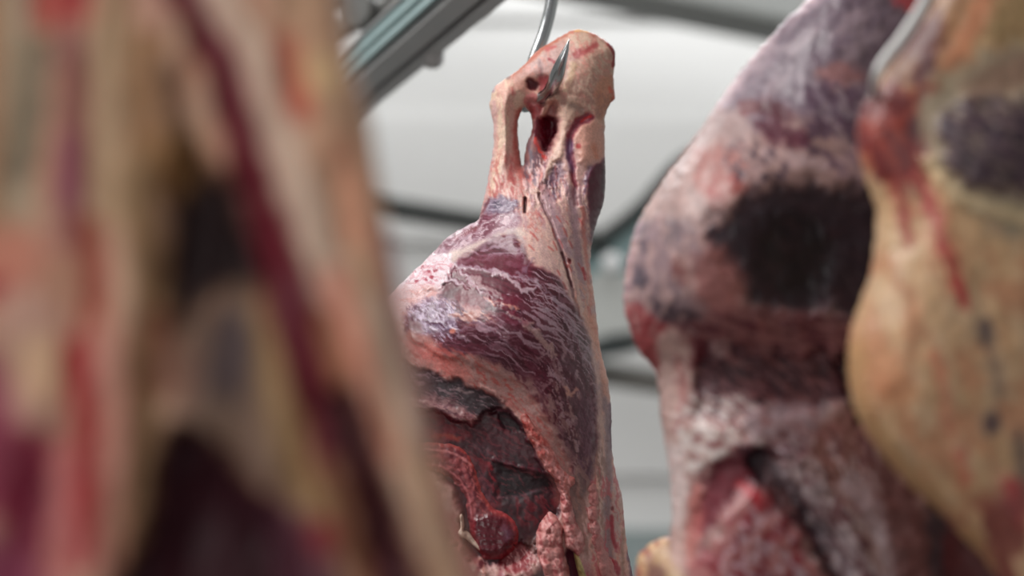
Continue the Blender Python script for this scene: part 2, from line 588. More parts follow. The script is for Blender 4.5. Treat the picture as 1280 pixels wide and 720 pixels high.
def disc(name, c, axis, r, th, mat, parent, seg=28):
    axis = np.array(axis, float); axis /= np.linalg.norm(axis)
    return tube(name, [c - axis * th / 2, c - axis * th / 2 * 0.99, c + axis * th / 2 * 0.99, c + axis * th / 2],
                [r * 0.9, r, r, r * 0.9], mat, parent, seg, smooth_n=1)


disc('roller', at(448, 14, YR - .05), (0.5, 1, 0.1), p1(24), 0.03, M_GALV2, br)
disc('roller', at(500, -8, YR - .05), (0.5, 1, 0.1), p1(20), 0.03, M_GALV2, br)
disc('spacer', at(438, 84, YR - .08), (0.6, 1, 0.3), p1(14), 0.04, M_DARK, br)

# ================================================================== centre: beef leg on its hook
Cn = Canvas((200, 158, 146), 1.06)
# ---- hock end
Cn.fill([(612, 110), (640, 90), (700, 40), (745, 38), (772, 60), (772, 130), (755, 160), (700, 150), (640, 150), (610, 150)], (204, 172, 148), 8, warp=4)
Cn.patch([(640, 90), (700, 40), (745, 38), (772, 60), (772, 130), (755, 160), (700, 150)], (180, 134, 116), 34, 9, 80, 0.0, 0.15, 6, .75)
Cn.fill([(650, 90), (690, 58), (715, 60), (712, 90), (690, 110), (668, 100)], (186, 146, 138), 8, .8, 4)
Cn.patch([(640, 90), (700, 40), (760, 50), (772, 130), (755, 160), (690, 150)], (206, 140, 124), 10, 5, 60, .14, .08, 6, .7)
Cn.fill([(748, 100), (768, 96), (768, 126), (752, 150), (744, 130)], (190, 132, 104), 6, .8, 3)
Cn.stroke([(762, 112), (769, 120), (764, 130)], 5, (196, 96, 74), 4, 2.5, .85, 2, 6, h=.002)
Cn.stroke([(630, 103), (655, 82), (683, 58), (700, 47), (719, 37), (742, 42), (758, 52), (768, 62), (770, 76)], 5, (176, 90, 66), 6, 3, .8, 2, 8, h=.002)
Cn.stroke([(762, 56), (769, 72), (766, 84)], 6, (140, 36, 34), 3, 2)
Cn.stroke([(719, 38), (735, 40)], 3, (215, 165, 110), 3, 2)
Cn.stroke([(721, 70), (733, 66), (744, 58)], 8, (158, 60, 60), 5, 4, .8, 2, 6)
Cn.stroke([(686, 76), (694, 80)], 3, (160, 60, 65), 2, 2)
Cn.stroke([(684, 63), (694, 60)], 4, (180, 75, 68), 3, 3)
Cn.stroke([(673, 78), (676, 90), (675, 102)], 3, (120, 85, 85), 2, 3, .6)
Cn.fill([(640, 96), (655, 88), (670, 95), (672, 110), (660, 118), (642, 112)], (176, 120, 104), 5, .7)
Cn.stroke([(616, 112), (622, 102), (632, 96)], 6, (112, 88, 128), 4, 3, .9)
Cn.fill([(631, 94), (637, 93), (639, 99), (633, 101)], (80, 50, 55), 1.5, .85)
Cn.stroke([(638, 112), (641, 118)], 5, (176, 70, 70), 4, 3)
Cn.fill([(658, 102), (666, 100), (674, 107), (670, 113), (660, 112)], (88, 28, 34), 2, 1, 1.5, 8, h=-.006)
Cn.fill([(674, 98), (686, 100), (690, 112), (686, 120), (676, 116)], (176, 74, 76), 4, .9, 2, 8, h=-.004)
Cn.fill([(683, 108), (690, 108), (690, 124), (685, 124)], (96, 24, 32), 2, .9, 1, 8, h=-.004)
Cn.stroke([(716, 84), (713, 98), (708, 114)], 7, (212, 180, 144), 4, 4, .8, 1.5, 12, h=.0012)
Cn.patch([(692, 110), (745, 100), (765, 130), (750, 150), (700, 145)], (160, 116, 104), 18, 5, 90, .05, .2, 6, .6)
Cn.fill([(658, 120), (668, 118), (672, 124), (664, 134), (656, 134)], (176, 96, 92), 2.5, .9)
# ---- left tendon column
Cn.stroke([(628, 108), (629, 140), (628, 175), (622, 210), (616, 240)], 20, (224, 196, 168), 8, 7, .9, 1.5, h=.006)
Cn.patch([(612, 110), (645, 110), (642, 250), (606, 250)], (208, 156, 140), 50, 4, 92, .05, .1, 4, .8)
Cn.stroke([(617, 130), (617, 170), (613, 210), (606, 245)], 5, (205, 165, 160), 5, 4, .7)
Cn.stroke([(650, 140), (645, 160), (645, 180), (649, 200), (654, 225)], 6, (176, 84, 74), 8, 4, .85, 2, 8)
Cn.stroke([(637, 200), (640, 225), (644, 248)], 8, (176, 74, 72), 4, 5, .7, 3, 8)
Cn.patch([(610, 200), (650, 200), (655, 262), (606, 262)], (194, 110, 100), 26, 4, 95, .08, .12, 6, .75)
for k in range(14):
    r_ = np.random.RandomState(300 + k); xx = 612 + r_.rand() * 34; yy = 200 + r_.rand() * 45
    Cn.stroke([(xx, yy), (xx + r_.rand() * 6 - 1, yy + 8), (xx + r_.rand() * 8 - 2, yy + 16 + 8 * r_.rand())], 1.4, [(232, 206, 190), (176, 84, 80)][k % 2], 1.2, 1.5, .7, 1.5)
Cn.stroke([(640, 128), (640, 160), (637, 190), (634, 220)], 4, (206, 160, 146), 3, 3, .7)
# ---- hollow beside the hole
Cn.fill([(660, 128), (676, 128), (694, 132), (697, 160), (690, 190), (680, 210), (664, 225), (655, 215), (655, 190), (664, 165), (667, 148)], (150, 98, 92), 4, .95, 3, h=-.012)
Cn.fill([(660, 130), (674, 130), (680, 136), (676, 146), (666, 147)], (126, 44, 44), 3, .9, 2, 8, h=.006)
Cn.stroke([(690, 120), (684, 134), (676, 148)], 5, (196, 150, 130), 4, 2, .95, 1, h=.006)
Cn.fill([(670, 152), (680, 146), (692, 148), (696, 158), (692, 172), (686, 184), (681, 191), (676, 180), (667, 166)], (92, 12, 28), 3, 1, 2, 10, h=-.016, rough=.25)
Cn.patch([(672, 164), (688, 164), (688, 190), (676, 188)], (120, 70, 76), 14, 3, 70, .1, .1, 3, .7)
Cn.stroke([(669, 176), (675, 190), (682, 200)], 5, (204, 60, 52), 3, 2, .9, 1.5, 6)
Cn.patch([(655, 185), (672, 178), (685, 200), (690, 235), (672, 245), (655, 240)], (126, 96, 104), 22, 5, 75, .02, .12, 6, .85)
Cn.stroke([(664, 190), (667, 215), (670, 232)], 4, (108, 92, 104), 5, 3, .75, 2, 8)
Cn.patch([(655, 205), (690, 190), (700, 250), (660, 262)], (212, 172, 166), 16, 4, 80, .12, .08, 6, .9, h=.002)
Cn.fill([(688, 206), (700, 205), (704, 225), (702, 248), (690, 252), (682, 236)], (104, 76, 92), 5, .85, 3, 10, h=-.005)
Cn.stroke([(684, 246), (692, 238), (704, 235)], 2.5, (90, 52, 56), 2, 1.2, .9, .5)
# ---- middle tendon
Cn.stroke([(715, 132), (707, 150), (703, 168), (697, 190), (688, 210), (668, 240)], 13, (216, 180, 156), 2, 5, .85, 3, 12, h=.003)
Cn.stroke([(714, 134), (724, 138), (732, 146)], 6, (160, 130, 116), 4, 4, .8, h=-.003)
Cn.fill([(722, 160), (745, 152), (756, 168), (755, 196), (736, 206), (722, 198)], (218, 160, 138), 8, .9, 3, h=.007)
Cn.stroke([(736, 148), (722, 156), (714, 168), (711, 185), (715, 205), (717, 230), (719, 258)], 9, (126, 42, 58), 3, 3, .9, 1.5, 12, h=-.006)
Cn.stroke([(738, 147), (726, 153)], 3, (200, 50, 50), 2, 2)
Cn.stroke([(712, 180), (711, 196), (714, 214)], 7, (104, 78, 110), 4, 4, .75)
Cn.fill([(720, 182), (725, 182), (725, 187), (720, 187)], (170, 50, 48), 1.5, .9, .5)
Cn.stroke([(742, 184), (745, 198)], 4, (212, 130, 100), 3, 4, .7)
# ---- dark muscle on the right of the shank
Cn.fill([(735, 216), (748, 206), (760, 200), (760, 246), (752, 272), (746, 296), (738, 302), (734, 270), (730, 240)], (88, 28, 46), 3.5, 1, 2, 12, h=.006, rough=.3)
Cn.stroke([(738, 212), (733, 225), (732, 245), (734, 262)], 6, (118, 92, 104), 4, 4, .85)
Cn.stroke([(754, 214), (754, 240)], 4, (58, 18, 30), 3, 3, .7)
Cn.stroke([(744, 215), (746, 240), (744, 262)], 4, (130, 42, 50), 3, 3, .6)
for k in range(22):
    r_ = np.random.RandomState(400 + k); xx = 660 + r_.rand() * 50; yy = 195 + r_.rand() * 50
    Cn.stroke([(xx, yy), (xx + r_.rand() * 5 - 1, yy + 8), (xx + r_.rand() * 7 - 2, yy + 14 + 10 * r_.rand())], 1.6, [(228, 196, 188), (120, 80, 92), (196, 110, 104)][k % 3], 1.2, 1.4, .8, 2, h=[.0008, -.0008, 0][k % 3])
# ---- shank front: pink fat with grooves
Cn.patch([(650, 235), (735, 225), (742, 300), (745, 400), (700, 350), (650, 300)], (192, 112, 104), 9, 4, 70, .2, .08, 10, .55, 4)
Cn.patch([(650, 240), (735, 235), (742, 300), (748, 460), (715, 380), (650, 300)], (176, 136, 138), 70, 7, 76, .02, .1, 10, .7)
Cn.patch([(650, 240), (735, 235), (742, 300), (748, 460), (715, 380), (650, 300)], (224, 186, 166), 60, 5, 78, .08, .08, 10, .75)
Cn.fill([(655, 300), (670, 285), (700, 300), (712, 350), (730, 400), (740, 440), (724, 400), (700, 352), (680, 334), (664, 326)], (216, 180, 164), 8, .6, 3)
Cn.stroke([(657, 250), (656, 267)], 3.5, (60, 14, 18), 3, 1.2, .95, .6, h=-.006)
Cn.patch([(645, 262), (680, 262), (675, 300), (650, 300)], (190, 110, 100), 9, 4, 60, .15, .08, 6, .6)
Cn.stroke([(674, 245), (684, 270), (692, 290), (702, 318), (711, 350), (718, 375), (722, 395)], 2.5, (132, 96, 96), 3, 1.6, .9, 1.5, 20, h=-.004)
Cn.stroke([(702, 318), (708, 340), (714, 358)], 3, (84, 44, 46), 2, 1.2, .9, .8, h=-.002)
Cn.fill([(709, 324), (713, 326), (712, 331), (709, 329)], (112, 22, 26), 1, 1, .5, h=-.002)
Cn.stroke([(686, 250), (693, 275), (702, 300), (712, 318)], 10, (172, 140, 146), 6, 5, .7)
Cn.stroke([(716, 240), (718, 280), (722, 320), (727, 360)], 8, (168, 134, 140), 6, 5, .75, h=-.003)
Cn.stroke([(728, 260), (730, 300), (735, 345), (738, 380)], 3, (206, 120, 106), 3, 2.5, .8, h=.003)
Cn.stroke([(728, 336), (731, 350)], 3, (178, 44, 50), 2, 1.5, .95, .5)
Cn.stroke([(735, 384), (736, 394)], 3, (178, 44, 60), 3, 1.5, .9, .5)
Cn.stroke([(742, 408), (744, 416)], 4, (186, 44, 66), 3, 1.8, .95, .5)
for k in range(26):
    r_ = np.random.RandomState(100 + k); xx = 655 + r_.rand() * 80; yy = 265 + r_.rand() * 130
    if xx - 650 < (yy - 300) * .55: continue
    Cn.stroke([(xx, yy), (xx + 3 + 3 * r_.rand(), yy + 5 + 6 * r_.rand())], 1.6, (180, 74, 68), 1.2, 1.3, .6, .8)
Cn.fill([(737, 216), (750, 206), (760, 200), (760, 246), (752, 272), (746, 296), (739, 304), (736, 270), (734, 240)], (84, 26, 42), 3, .95, 1.5, 12, rough=.35)
Cn.stroke([(754, 214), (754, 240)], 4, (54, 16, 28), 3, 3, .7)
# ---- ribbon down the right edge
Cn.patch([(716, 370), (745, 360), (762, 470), (770, 600), (790, 720), (740, 720), (742, 560), (742, 460)], (216, 152, 128), 60, 7, 82, .0, .15, 6, .8)
Cn.stroke([(733, 420), (742, 470), (748, 530), (750, 600), (746, 660)], 6, (206, 172, 156), 8, 4, .8, 2, h=.004)
Cn.stroke([(752, 480), (759, 530), (760, 590), (757, 650), (762, 720)], 6, (140, 112, 116), 7, 4, .8, 2, h=-.004)
Cn.stroke([(763, 505), (765, 560)], 4, (96, 60, 80), 4, 3, .8)
Cn.stroke([(740, 398), (752, 450), (756, 490)], 9, (222, 150, 120), 6, 5, .7)
Cn.patch([(735, 590), (790, 600), (792, 720), (735, 720)], (196, 88, 92), 26, 6, 80, .12, .08, 6, .75)
Cn.stroke([(762, 640), (764, 662), (767, 676)], 4, (160, 28, 44), 4, 2, .95, 1)
Cn.stroke([(754, 690), (766, 696), (772, 708)], 5, (170, 36, 50), 4, 2, .9, 2)
Cn.fill([(762, 628), (765, 628), (765, 632), (762, 632)], (120, 20, 24), 1, 1, .3)
Cn.stroke([(779, 660), (776, 690), (778, 720)], 3, (170, 120, 96), 3, 2, .8, h=-.003)
# ---- upper left muscle edge
Cn.fill([(500, 352), (535, 318), (560, 294), (600, 268), (632, 262), (652, 272), (648, 290), (610, 306), (580, 320), (545, 350)], (156, 120, 130), 6, .95, 3)
Cn.patch([(535, 322), (560, 294), (600, 270), (645, 266), (642, 284), (600, 300), (565, 312)], (104, 40, 58), 30, 5, -28, -.02, .12, 5, .9, 4, rough=.32)
Cn.stroke([(572, 296), (584, 290), (597, 286)], 6, (110, 26, 42), 4, 3, .9, 2, 8)
Cn.patch([(520, 340), (560, 300), (600, 276), (645, 268), (650, 284), (600, 306), (560, 322)], (206, 180, 182), 26, 3, -30, .14, .07, 5, .8)
Cn.fill([(605, 254), (622, 247), (640, 250), (650, 260), (636, 266), (612, 268)], (112, 96, 116), 3.5, .9, 3, 8, h=.002)  # purple-grey shadow painted into the tissue colour
Cn.fill([(617, 254), (626, 252), (628, 260), (619, 262)], (62, 48, 70), 2, .8, 2, 5)
Cn.patch([(608, 250), (650, 250), (650, 268), (608, 268)], (182, 166, 176), 12, 3, -20, .1, .08, 3, .8)
Cn.stroke([(598, 272), (605, 262), (612, 250)], 2.5, (104, 40, 48), 2, 1.5, .7)
Cn.fill([(560, 322), (585, 308), (610, 300), (645, 286), (655, 296), (620, 308), (590, 322), (566, 334)], (212, 192, 176), 5, .85, 3)
# ---- the big round muscle, its silver sheen painted in as pale fibre streaks
Cn.fill([(556, 352), (566, 334), (590, 318), (612, 304), (640, 293), (655, 312), (664, 334), (684, 338), (704, 362), (722, 392), (736, 430), (742, 480), (743, 540), (738, 585), (724, 612), (714, 590), (706, 560), (680, 516), (655, 480), (620, 462), (585, 448), (550, 440), (524, 424), (512, 405), (512, 386), (540, 372)], (92, 32, 44), 3.5, 1, 3, rough=.36, h=.003)
big = [(520, 400), (560, 340), (600, 310), (640, 292), (664, 334), (690, 340), (722, 390), (740, 450), (743, 550), (724, 610), (706, 560), (660, 480), (585, 448), (530, 425)]
Cn.patch([(600, 380), (640, 380), (680, 420), (700, 470), (670, 480), (610, 450), (560, 430), (560, 400)], (104, 50, 68), 60, 22, 30, -.15, .25, 16, .5)
Cn.patch(big, (106, 56, 68), 90, 14, 0, .05, .25, 5, .35, 5, 40, polar=(560, 600, 230), wv=.5, rough=.45)
Cn.patch(big, (62, 16, 28), 80, 10, 0, .08, .12, 5, .6, 5, 40, polar=(575, 560, 230), wv=.5)
Cn.patch([(600, 380), (660, 350), (720, 390), (742, 470), (735, 520), (700, 500), (650, 460), (600, 430)], (178, 144, 152), 60, 4.0, 0, .24, .05, 12, .85, 4, 24, polar=(530, 620, 230), wv=1.0, octv=2)
Cn.patch([(570, 380), (640, 380), (690, 430), (660, 460), (600, 440), (560, 420)], (150, 112, 122), 50, 3.0, 0, .16, .07, 14, .6, 4, 24, polar=(560, 600, 230), wv=1.0, octv=2)
Cn.patch([(655, 345), (690, 345), (722, 390), (742, 450), (730, 470), (700, 430)], (176, 148, 154), 55, 3.6, 0, .14, .05, 5, .85, 3, 24, polar=(560, 600, 230), wv=1.0, octv=2)
Cn.patch([(670, 440), (700, 430), (742, 480), (742, 560), (722, 600), (700, 540)], (170, 134, 136), 15, 5, 70, .08, .06, 8, .85, 5, 14)
Cn.patch([(575, 325), (620, 300), (645, 296), (655, 318), (650, 335), (600, 332), (575, 345)], (166, 136, 148), 32, 5, -6, .0, .12, 5, .8, 4)
Cn.patch([(610, 298), (645, 290), (662, 322), (655, 342), (640, 320)], (176, 156, 156), 16, 10, 60, -.1, .2, 6, .75)
Cn.fill([(565, 336), (590, 322), (625, 318), (655, 324), (668, 340), (650, 350), (610, 340), (580, 350)], (100, 26, 44), 4, .7, 5, 12)
for (pp, w, cc, aa) in [
    ([(575, 334), (592, 336), (612, 338), (640, 346), (660, 352)], 4, (176, 150, 158), .8),
    ([(620, 340), (638, 350), (654, 362), (668, 362)], 6, (190, 164, 168), .85),
    ([(578, 342), (592, 352), (604, 364), (618, 370)], 5, (184, 158, 164), .8),
    ([(596, 350), (612, 362), (628, 370), (640, 384)], 8, (170, 140, 138), .75),
    ([(556, 352), (572, 352), (586, 358)], 4, (180, 156, 164), .8),
    ([(612, 372), (630, 380), (650, 384)], 5, (196, 130, 112), .8),
    ([(655, 340), (662, 332), (668, 326)], 2.5, (150, 120, 136), .6),
    ([(646, 342), (676, 358), (700, 384), (716, 412), (724, 432)], 3, (150, 124, 134), .7),
    ([(668, 352), (694, 384), (708, 404), (722, 432), (728, 452)], 1.8, (178, 152, 158), .75),
    ([(664, 372), (690, 394), (706, 416), (718, 440)], 1.8, (166, 138, 146), .7),
    ([(560, 385), (600, 400), (630, 420), (650, 440)], 2, (150, 118, 130), .6),
    ([(658, 402), (676, 420), (690, 436), (702, 446)], 6, (184, 148, 138), .8),
    ([(640, 392), (660, 404), (674, 420)], 4, (176, 140, 136), .7),
    ([(712, 400), (726, 430), (736, 462)], 2.5, (160, 134, 140), .7),
    ([(520, 398), (545, 400), (566, 408), (590, 424)], 4, (160, 132, 142), .7),
    ([(700, 446), (716, 466), (726, 492), (730, 520)], 7, (152, 116, 122), .7),
    ([(690, 450), (704, 476), (712, 500), (716, 530)], 5, (156, 118, 118), .7)]:
    Cn.stroke(pp, w, cc, w * .6, 1.8, aa, 3.5, 9, h=.0012)
Cn.patch([(580, 362), (640, 364), (660, 400), (620, 400), (585, 384)], (100, 22, 42), 30, 9, 25, .0, .1, 6, .8)
Cn.fill([(572, 366), (590, 358), (606, 372), (604, 390), (582, 380)], (104, 22, 40), 5, .75, 4, 10)
# left membrane and its gray knot
Cn.fill([(504, 346), (540, 320), (562, 318), (572, 330), (564, 346), (558, 358), (530, 366), (500, 366)], (226, 206, 206), 4, 1, 4, 10, h=.004, rough=.3)
Cn.patch([(508, 350), (540, 324), (566, 326), (560, 356), (520, 364)], (206, 146, 152), 14, 3.5, 5, .1, .08, 4, .8)
for (x, y) in [(519, 340), (529, 334), (538, 340), (547, 339), (523, 352), (536, 350), (543, 347), (528, 327)]:
    Cn.fill([(x - 2.6, y), (x, y - 2), (x + 2.8, y), (x, y + 2)], (150, 40, 58), 1.2, .85, 1.2, 4, h=-.001)
Cn.stroke([(554, 340), (561, 344), (560, 351), (553, 353)], 2.5, (236, 222, 222), 2, 1.5, .9)
Cn.fill([(430, 372), (500, 360), (545, 358), (556, 366), (545, 384), (520, 392), (500, 400), (430, 420)], (214, 182, 178), 6, .95, 3)
Cn.patch([(500, 362), (550, 360), (550, 378), (505, 396)], (206, 150, 140), 30, 3, -6, .05, .1, 4, .7)
Cn.fill([(520, 386), (545, 372), (566, 376), (578, 392), (570, 412), (540, 418), (520, 404)], (140, 124, 146), 6, .75, 4, 12)
Cn.patch([(515, 382), (570, 372), (580, 400), (560, 430), (515, 420)], (84, 44, 64), 12, 5, 30, .08, .1, 5, .85)
Cn.patch([(515, 382), (570, 372), (580, 400), (560, 430), (515, 420)], (190, 170, 186), 10, 3.5, 40, .14, .08, 5, .8)
Cn.fill([(518, 400), (528, 402), (535, 414), (524, 414)], (90, 24, 40), 2.5, .9, 2, 6)
Cn.fill([(567, 411), (572, 409), (574, 413), (569, 415)], (214, 130, 110), 1.4, .9, .5)
Cn.patch([(560, 378), (600, 384), (620, 400), (580, 400)], (196, 140, 120), 22, 5, 20, .0, .12, 5, .7)
# ---- coral fat band under the muscle
Cn.fill([(500, 420), (530, 414), (560, 434), (600, 442), (640, 462), (668, 492), (690, 530), (708, 565), (716, 600), (700, 600), (680, 556), (650, 510), (610, 490), (565, 468), (530, 452), (500, 446)], (172, 118, 108), 5, .95, 4)
Cn.patch([(500, 416), (600, 444), (670, 500), (712, 590), (690, 570), (650, 512), (590, 486), (500, 450)], (178, 84, 76), 34, 4, 38, .06, .1, 6, .8, 4)
Cn.fill([(530, 426), (550, 428), (566, 444), (590, 462), (582, 472), (556, 462), (534, 446)], (190, 98, 88), 7, .6, 6, 10)
Cn.patch([(590, 442), (650, 462), (690, 520), (715, 560), (716, 600), (690, 555), (650, 500), (600, 476)], (172, 134, 126), 24, 6, 42, .02, .1, 6, .8)
Cn.patch([(650, 470), (700, 480), (730, 500), (740, 580), (722, 612), (700, 570), (680, 520)], (160, 120, 112), 34, 6, 74, .06, .12, 6, .7)
Cn.patch([(690, 440), (720, 440), (742, 490), (742, 570), (726, 606), (712, 560), (700, 500)], (76, 24, 38), 30, 8, 74, .0, .12, 5, .75)
Cn.stroke([(706, 480), (712, 490), (718, 482)], 4, (206, 150, 130), 3, 2, .8, 2, 6)
Cn.fill([(720, 500), (738, 500), (741, 560), (733, 590), (724, 590), (724, 550)], (84, 32, 50), 5, .8, 3)
Cn.patch([(722, 500), (740, 500), (741, 580), (724, 600)], (120, 76, 88), 14, 3, 80, .05, .1, 3, .7)
# ---- under the muscle edge, right lower
Cn.fill([(714, 585), (730, 592), (724, 640), (714, 650), (708, 620)], (120, 90, 84), 5, .85, 3)
Cn.patch([(712, 590), (755, 560), (752, 660), (716, 680)], (150, 108, 96), 30, 6, 80, .02, .1, 6, .7)
# ---- dark grey strip
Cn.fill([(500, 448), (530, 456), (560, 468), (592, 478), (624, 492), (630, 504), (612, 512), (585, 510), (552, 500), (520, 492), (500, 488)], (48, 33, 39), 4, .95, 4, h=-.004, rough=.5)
Cn.patch([(500, 448), (560, 466), (625, 492), (610, 512), (540, 500)], (132, 104, 108), 22, 3.5, 22, .16, .07, 5, .8)
Cn.stroke([(577, 481), (586, 486), (595, 485)], 3, (150, 124, 122), 2, 2, .8, 1.5, 6)
Cn.fill([(500, 496), (540, 490), (566, 496), (590, 512), (580, 522), (550, 514), (500, 520)], (150, 108, 106), 4, .85, 4, 10)
Cn.patch([(500, 488), (560, 488), (595, 512), (585, 524), (500, 520)], (96, 52, 60), 14, 4, 20, .08, .1, 4, .8)
Cn.stroke([(604, 478), (618, 484), (630, 496)], 3, (196, 150, 140), 2.5, 2, .8, 1.5, 6, h=.002)
# ---- open cut, its dimness painted in as darker reds
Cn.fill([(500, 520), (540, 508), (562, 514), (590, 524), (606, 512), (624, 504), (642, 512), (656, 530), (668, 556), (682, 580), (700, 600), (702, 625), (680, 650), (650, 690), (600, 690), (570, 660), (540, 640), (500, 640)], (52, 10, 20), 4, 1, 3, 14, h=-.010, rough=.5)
Cn.fill([(500, 520), (545, 508), (575, 520), (596, 530), (585, 544), (540, 548), (500, 552)], (104, 14, 26), 4, .85, 3, 10)
Cn.patch([(500, 515), (596, 525), (590, 548), (500, 552)], (58, 10, 22), 26, 5, 8, .02, .1, 5, .8)
Cn.fill([(596, 530), (625, 508), (645, 520), (662, 552), (680, 580), (650, 572), (615, 562), (600, 548)], (66, 18, 30), 5, .8, 3)
Cn.fill([(593, 548), (612, 552), (618, 560), (600, 560)], (112, 84, 88), 3, .5, 3, 8)
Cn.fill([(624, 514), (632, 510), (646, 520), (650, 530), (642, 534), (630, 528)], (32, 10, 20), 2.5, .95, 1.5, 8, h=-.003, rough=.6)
Cn.stroke([(624, 508), (640, 510), (652, 526)], 2.5, (126, 76, 84), 2, 2, .7)
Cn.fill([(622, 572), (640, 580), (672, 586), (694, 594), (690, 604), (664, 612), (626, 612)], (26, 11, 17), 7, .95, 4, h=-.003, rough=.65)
Cn.stroke([(620, 566), (645, 574), (690, 584)], 4, (106, 40, 52), 3, 3, .7, h=.003)
Cn.stroke([(626, 612), (650, 611), (670, 604)], 2.5, (92, 58, 66), 2, 1.5, .8, 1)
Cn.fill([(590, 556), (606, 562), (622, 590), (628, 620), (616, 625), (604, 600)], (108, 24, 34), 4, .85, 3, 10)
Cn.fill([(600, 575), (614, 590), (620, 612), (610, 612)], (74, 34, 46), 4, .7, 3, 10)
Cn.stroke([(614, 572), (620, 590)], 5, (150, 22, 38), 4, 3, .7)
Cn.fill([(640, 620), (665, 612), (690, 602), (700, 610), (690, 634), (665, 648), (648, 640)], (96, 14, 26), 5, .85, 4, 10)
Cn.patch([(560, 520), (650, 520), (700, 600), (690, 640), (600, 600)], (112, 44, 50), 26, 4, 25, .14, .08, 6, .6, 4)
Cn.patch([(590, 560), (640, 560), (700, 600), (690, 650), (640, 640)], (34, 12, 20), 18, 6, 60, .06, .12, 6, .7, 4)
Cn.fill([(685, 580), (700, 592), (712, 612), (706, 630), (690, 622), (692, 600)], (150, 98, 92), 5, .8, 3)
Cn.stroke([(548, 540), (560, 538), (576, 542)], 5, (150, 54, 36), 4, 3, .7)
# flesh left of the bone, foot of the cut
Cn.fill([(430, 560), (540, 578), (556, 590), (572, 606), (580, 632), (580, 650), (592, 680), (620, 700), (650, 694), (690, 720), (690, 1100), (430, 1100)], (168, 128, 116), 5, 1, 3, h=.008)
Cn.patch([(430, 560), (556, 590), (584, 650), (620, 700), (690, 700), (690, 1100), (430, 1100)], (146, 82, 80), 60, 14, 80, .05, .15, 8, .8)
Cn.fill([(540, 620), (575, 650), (590, 690), (560, 720), (520, 700)], (136, 74, 74), 12, .7, 5)
Cn.stroke([(604, 684), (608, 700), (612, 730)], 4, (206, 150, 132), 4, 2.5, .85, h=.003)
Cn.fill([(602, 686), (608, 688), (606, 696), (601, 694)], (86, 22, 32), 1.6, .9, 1)
Cn.fill([(632, 672), (655, 668), (672, 672), (660, 694), (640, 702), (628, 690)], (124, 34, 40), 4, .85, 4, 8, h=-.006)
Cn.fill([(655, 662), (676, 660), (690, 664), (680, 684), (662, 676)], (84, 52, 46), 4, .8, 3, 8)
Cn.patch([(610, 676), (690, 676), (690, 720), (610, 720)], (200, 158, 150), 16, 5, 70, .12, .1, 5, .7)
Cn.fill([(676, 690), (690, 712), (700, 740), (670, 740), (664, 712)], (44, 24, 26), 4, .8, 3)
Cn.fill([(706, 680), (716, 676), (724, 700), (732, 730), (740, 800), (712, 800), (708, 730)], (74, 14, 38), 2.5, .95, 2, h=-.010)
Cn.stroke([(788, 690), (796, 760), (806, 900)], 7, (88, 26, 56), 8, 3, .95)
# below the frame
Cn.patch([(430, 740), (820, 740), (830, 1120), (430, 1120)], (126, 42, 54), 160, 34, 84, .05, .15, 20, .85)

out = [(617, 110), (625, 103), (640, 93), (655, 81), (668, 66), (683, 56), (700, 46), (719, 37), (740, 41), (757, 51), (767, 60), (769, 76), (767, 95), (768, 110), (769, 122), (763, 130), (757, 142), (756, 160),
       (756, 190), (757, 222), (755, 250), (748, 272), (741, 298), (738, 325), (741, 357), (744, 382), (747, 407), (751, 440), (759, 470), (764, 510), (765, 563), (772, 600), (778, 623), (781, 660), (785, 690), (792, 726),
       (806, 800), (818, 900), (810, 1000), (760, 1080), (640, 1110), (520, 1080), (430, 1000), (400, 860), (400, 700), (405, 560), (425, 460), (460, 400), (490, 366), (510, 346), (536, 321), (559, 297), (580, 284), (597, 275), (603, 256), (609, 228), (613, 205), (617, 180), (616, 152), (612, 134), (614, 120)]
hole = [(655, 134), (659, 137), (663, 143), (665, 152), (664, 166), (659, 178), (656, 192), (654, 206), (652, 205), (650, 192), (648, 176), (647, 160), (649, 146)]


def c_relief(X, Y):
    g = lambda cx, cy, sx, sy, h, a=0: h * np.exp(-(((X - cx) * math.cos(a) + (Y - cy) * math.sin(a)) / sx) ** 2 - ((-(X - cx) * math.sin(a) + (Y - cy) * math.cos(a)) / sy) ** 2)
    r = g(640, 400, 75, 70, .045, .5) + g(700, 480, 40, 90, .015, .2) + g(560, 330, 30, 25, .01)
    r += g(628, 150, 10, 60, .008) + g(742, 170, 14, 30, .006) - g(684, 160, 14, 35, .010)
    r += g(735, 90, 22, 30, .008) - g(672, 108, 16, 12, .008)
    r += .0012 * fbm(X / 14.0, Y / 14.0, 4)
    r += .003 * fbm(X / 8.0 + 3, Y / 45.0, 3) * sstep(600, 660, Y) * sstep(725, 745, X)
    return r


TC = lambda X, Y: 0.036 + 0.075 * sstep(150, 420, Y) + 0.03 * sstep(450, 900, Y)
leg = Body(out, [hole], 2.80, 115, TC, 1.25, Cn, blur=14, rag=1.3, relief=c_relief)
root = empty('hanging_beef', at(690, 60, 2.80))
tag(root, 'skinned beef leg in sharp focus hanging by its hock in the centre', 'meat', None)
leg.link('leg_body', M_SHARP, root)

